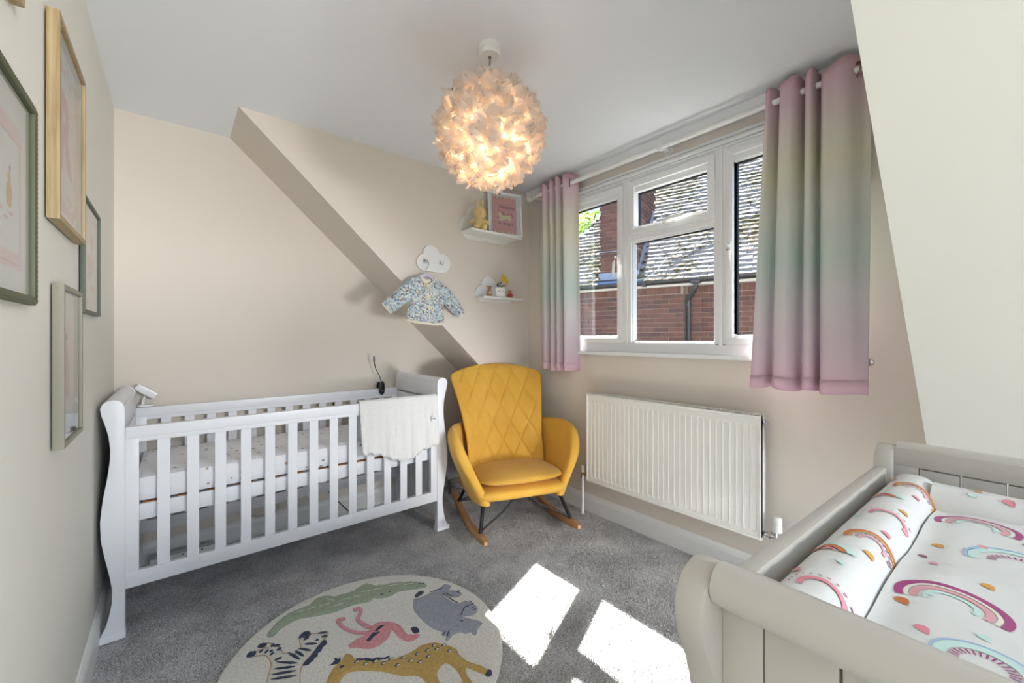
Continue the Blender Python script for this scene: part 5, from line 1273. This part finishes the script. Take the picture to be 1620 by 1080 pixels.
D = math.radians
# arches open away from the window side: their feet point to +x... measured from the photograph
def rainbow(fz, cx, cy, R_, bands, a0, a1):
    for f0, f1, m, ds in bands: arch(fz, cx, cy, R_*f0, R_*f1, D(a0), D(a1), m, ds, .0008+.0002*len(m) % .0003)
big = [(.84, 1.0, 'm_magenta', 0), (.74, .82, 'm_beige', 0), (.56, .70, 'm_pink', 0), (.38, .48, 'm_mint', 0)]
rainbow(matZ, .694, -.176, .052, big, -112, 112); rainbow(matZ, .355, -.178, .052, big, -112, 112)
blu = [(.93, 1.0, 'm_blue', 0), (.66, .92, 'm_mint', 0), (.42, .62, 'm_magenta', 17)]
rainbow(matZ, .243, -.212, .040, [(f0*1.0, f1, m, d) for f0, f1, m, d in blu], -112, 112)
rainbow(matZ, .562, -.226, .055, [(.93, 1, 'm_blue', 0), (.72, .91, 'm_mint', 0), (.38, .56, 'm_magenta', 17)], -112, 112)
rainbow(matZ, .45, -.31, .055, big, -112, 112); rainbow(matZ, .62, -.37, .052, blu, -112, 112); rainbow(matZ, .22, -.35, .052, big, -112, 112)
org = [(.84, 1.0, 'm_orange', 0), (.70, .80, 'm_ochre', 0), (.52, .62, 'm_plum', 14), (.34, .46, 'm_pink', 0)]
dsh = [(.90, 1.0, 'm_plum', 12), (.50, .66, 'm_rose', 0)]
bol = lambda x, y: bolZ(x, y)+.0012
rainbow(bol, .745, -.092, .034, org, -112, 112); rainbow(bol, .402, -.094, .034, org, -112, 112)
rainbow(bol, .534, -.088, .034, [(.94, 1.0, 'm_plum', 14), (.56, .74, 'm_rose', 0)], -112, 112); rainbow(bol, .200, -.088, .034, [(.94, 1.0, 'm_plum', 14), (.56, .76, 'm_rose', 0)], -112, 112)
for cx, cy in ((.645, -.060), (.320, -.062)):
    rainbow(bol, cx, cy, .034, [(.62, .95, 'm_mint', 0), (.34, .60, 'm_orange', 0), (.12, .26, 'm_rose', 0)], -75, 100)
for x, y, s, m in ((.80, -.05, .012, 'm_orange'), (.70, -.1, .011, 'm_rose'), (.59, -.10, .012, 'm_ochre'), (.46, -.10, .012, 'm_rose'), (.36, -.10, .013, 'm_ochre'), (.235, -.05, .014, 'm_rose'), (.50, -.055, .012, 'm_mint'), (.29, -.085, .010, 'm_mint')):
    drop(bol, x, y, s, m, 2.2)
for x, y, s, m in ((.56, -.145, .016, 'm_ochre'), (.66, -.235, .014, 'm_ochre'), (.44, -.205, .014, 'm_ochre'), (.32, -.14, .016, 'm_orange'), (.47, -.15, .012, 'm_pink'), (.27, -.165, .015, 'm_rose'), (.60, -.19, .012, 'm_pink'), (.50, -.135, .012, 'm_plum'), (.36, -.245, .014, 'm_rose'), (.22, -.26, .014, 'm_rose'), (.36, -.16, .010, 'm_mint'), (.30, -.21, .012, 'm_mint')):
    drop(matZ, x, y, s, m, 2.2)
for x, y, s, m in ((.815, -.17, .013, 'm_ochre'), (.79, -.21, .017, 'm_rose'), (.79, -.165, .013, 'm_mint'), (.82, -.26, .012, 'm_mint')):
    drop(lambda a, c: endZ(a, c)+.001, x, y, s, m, 2.2)
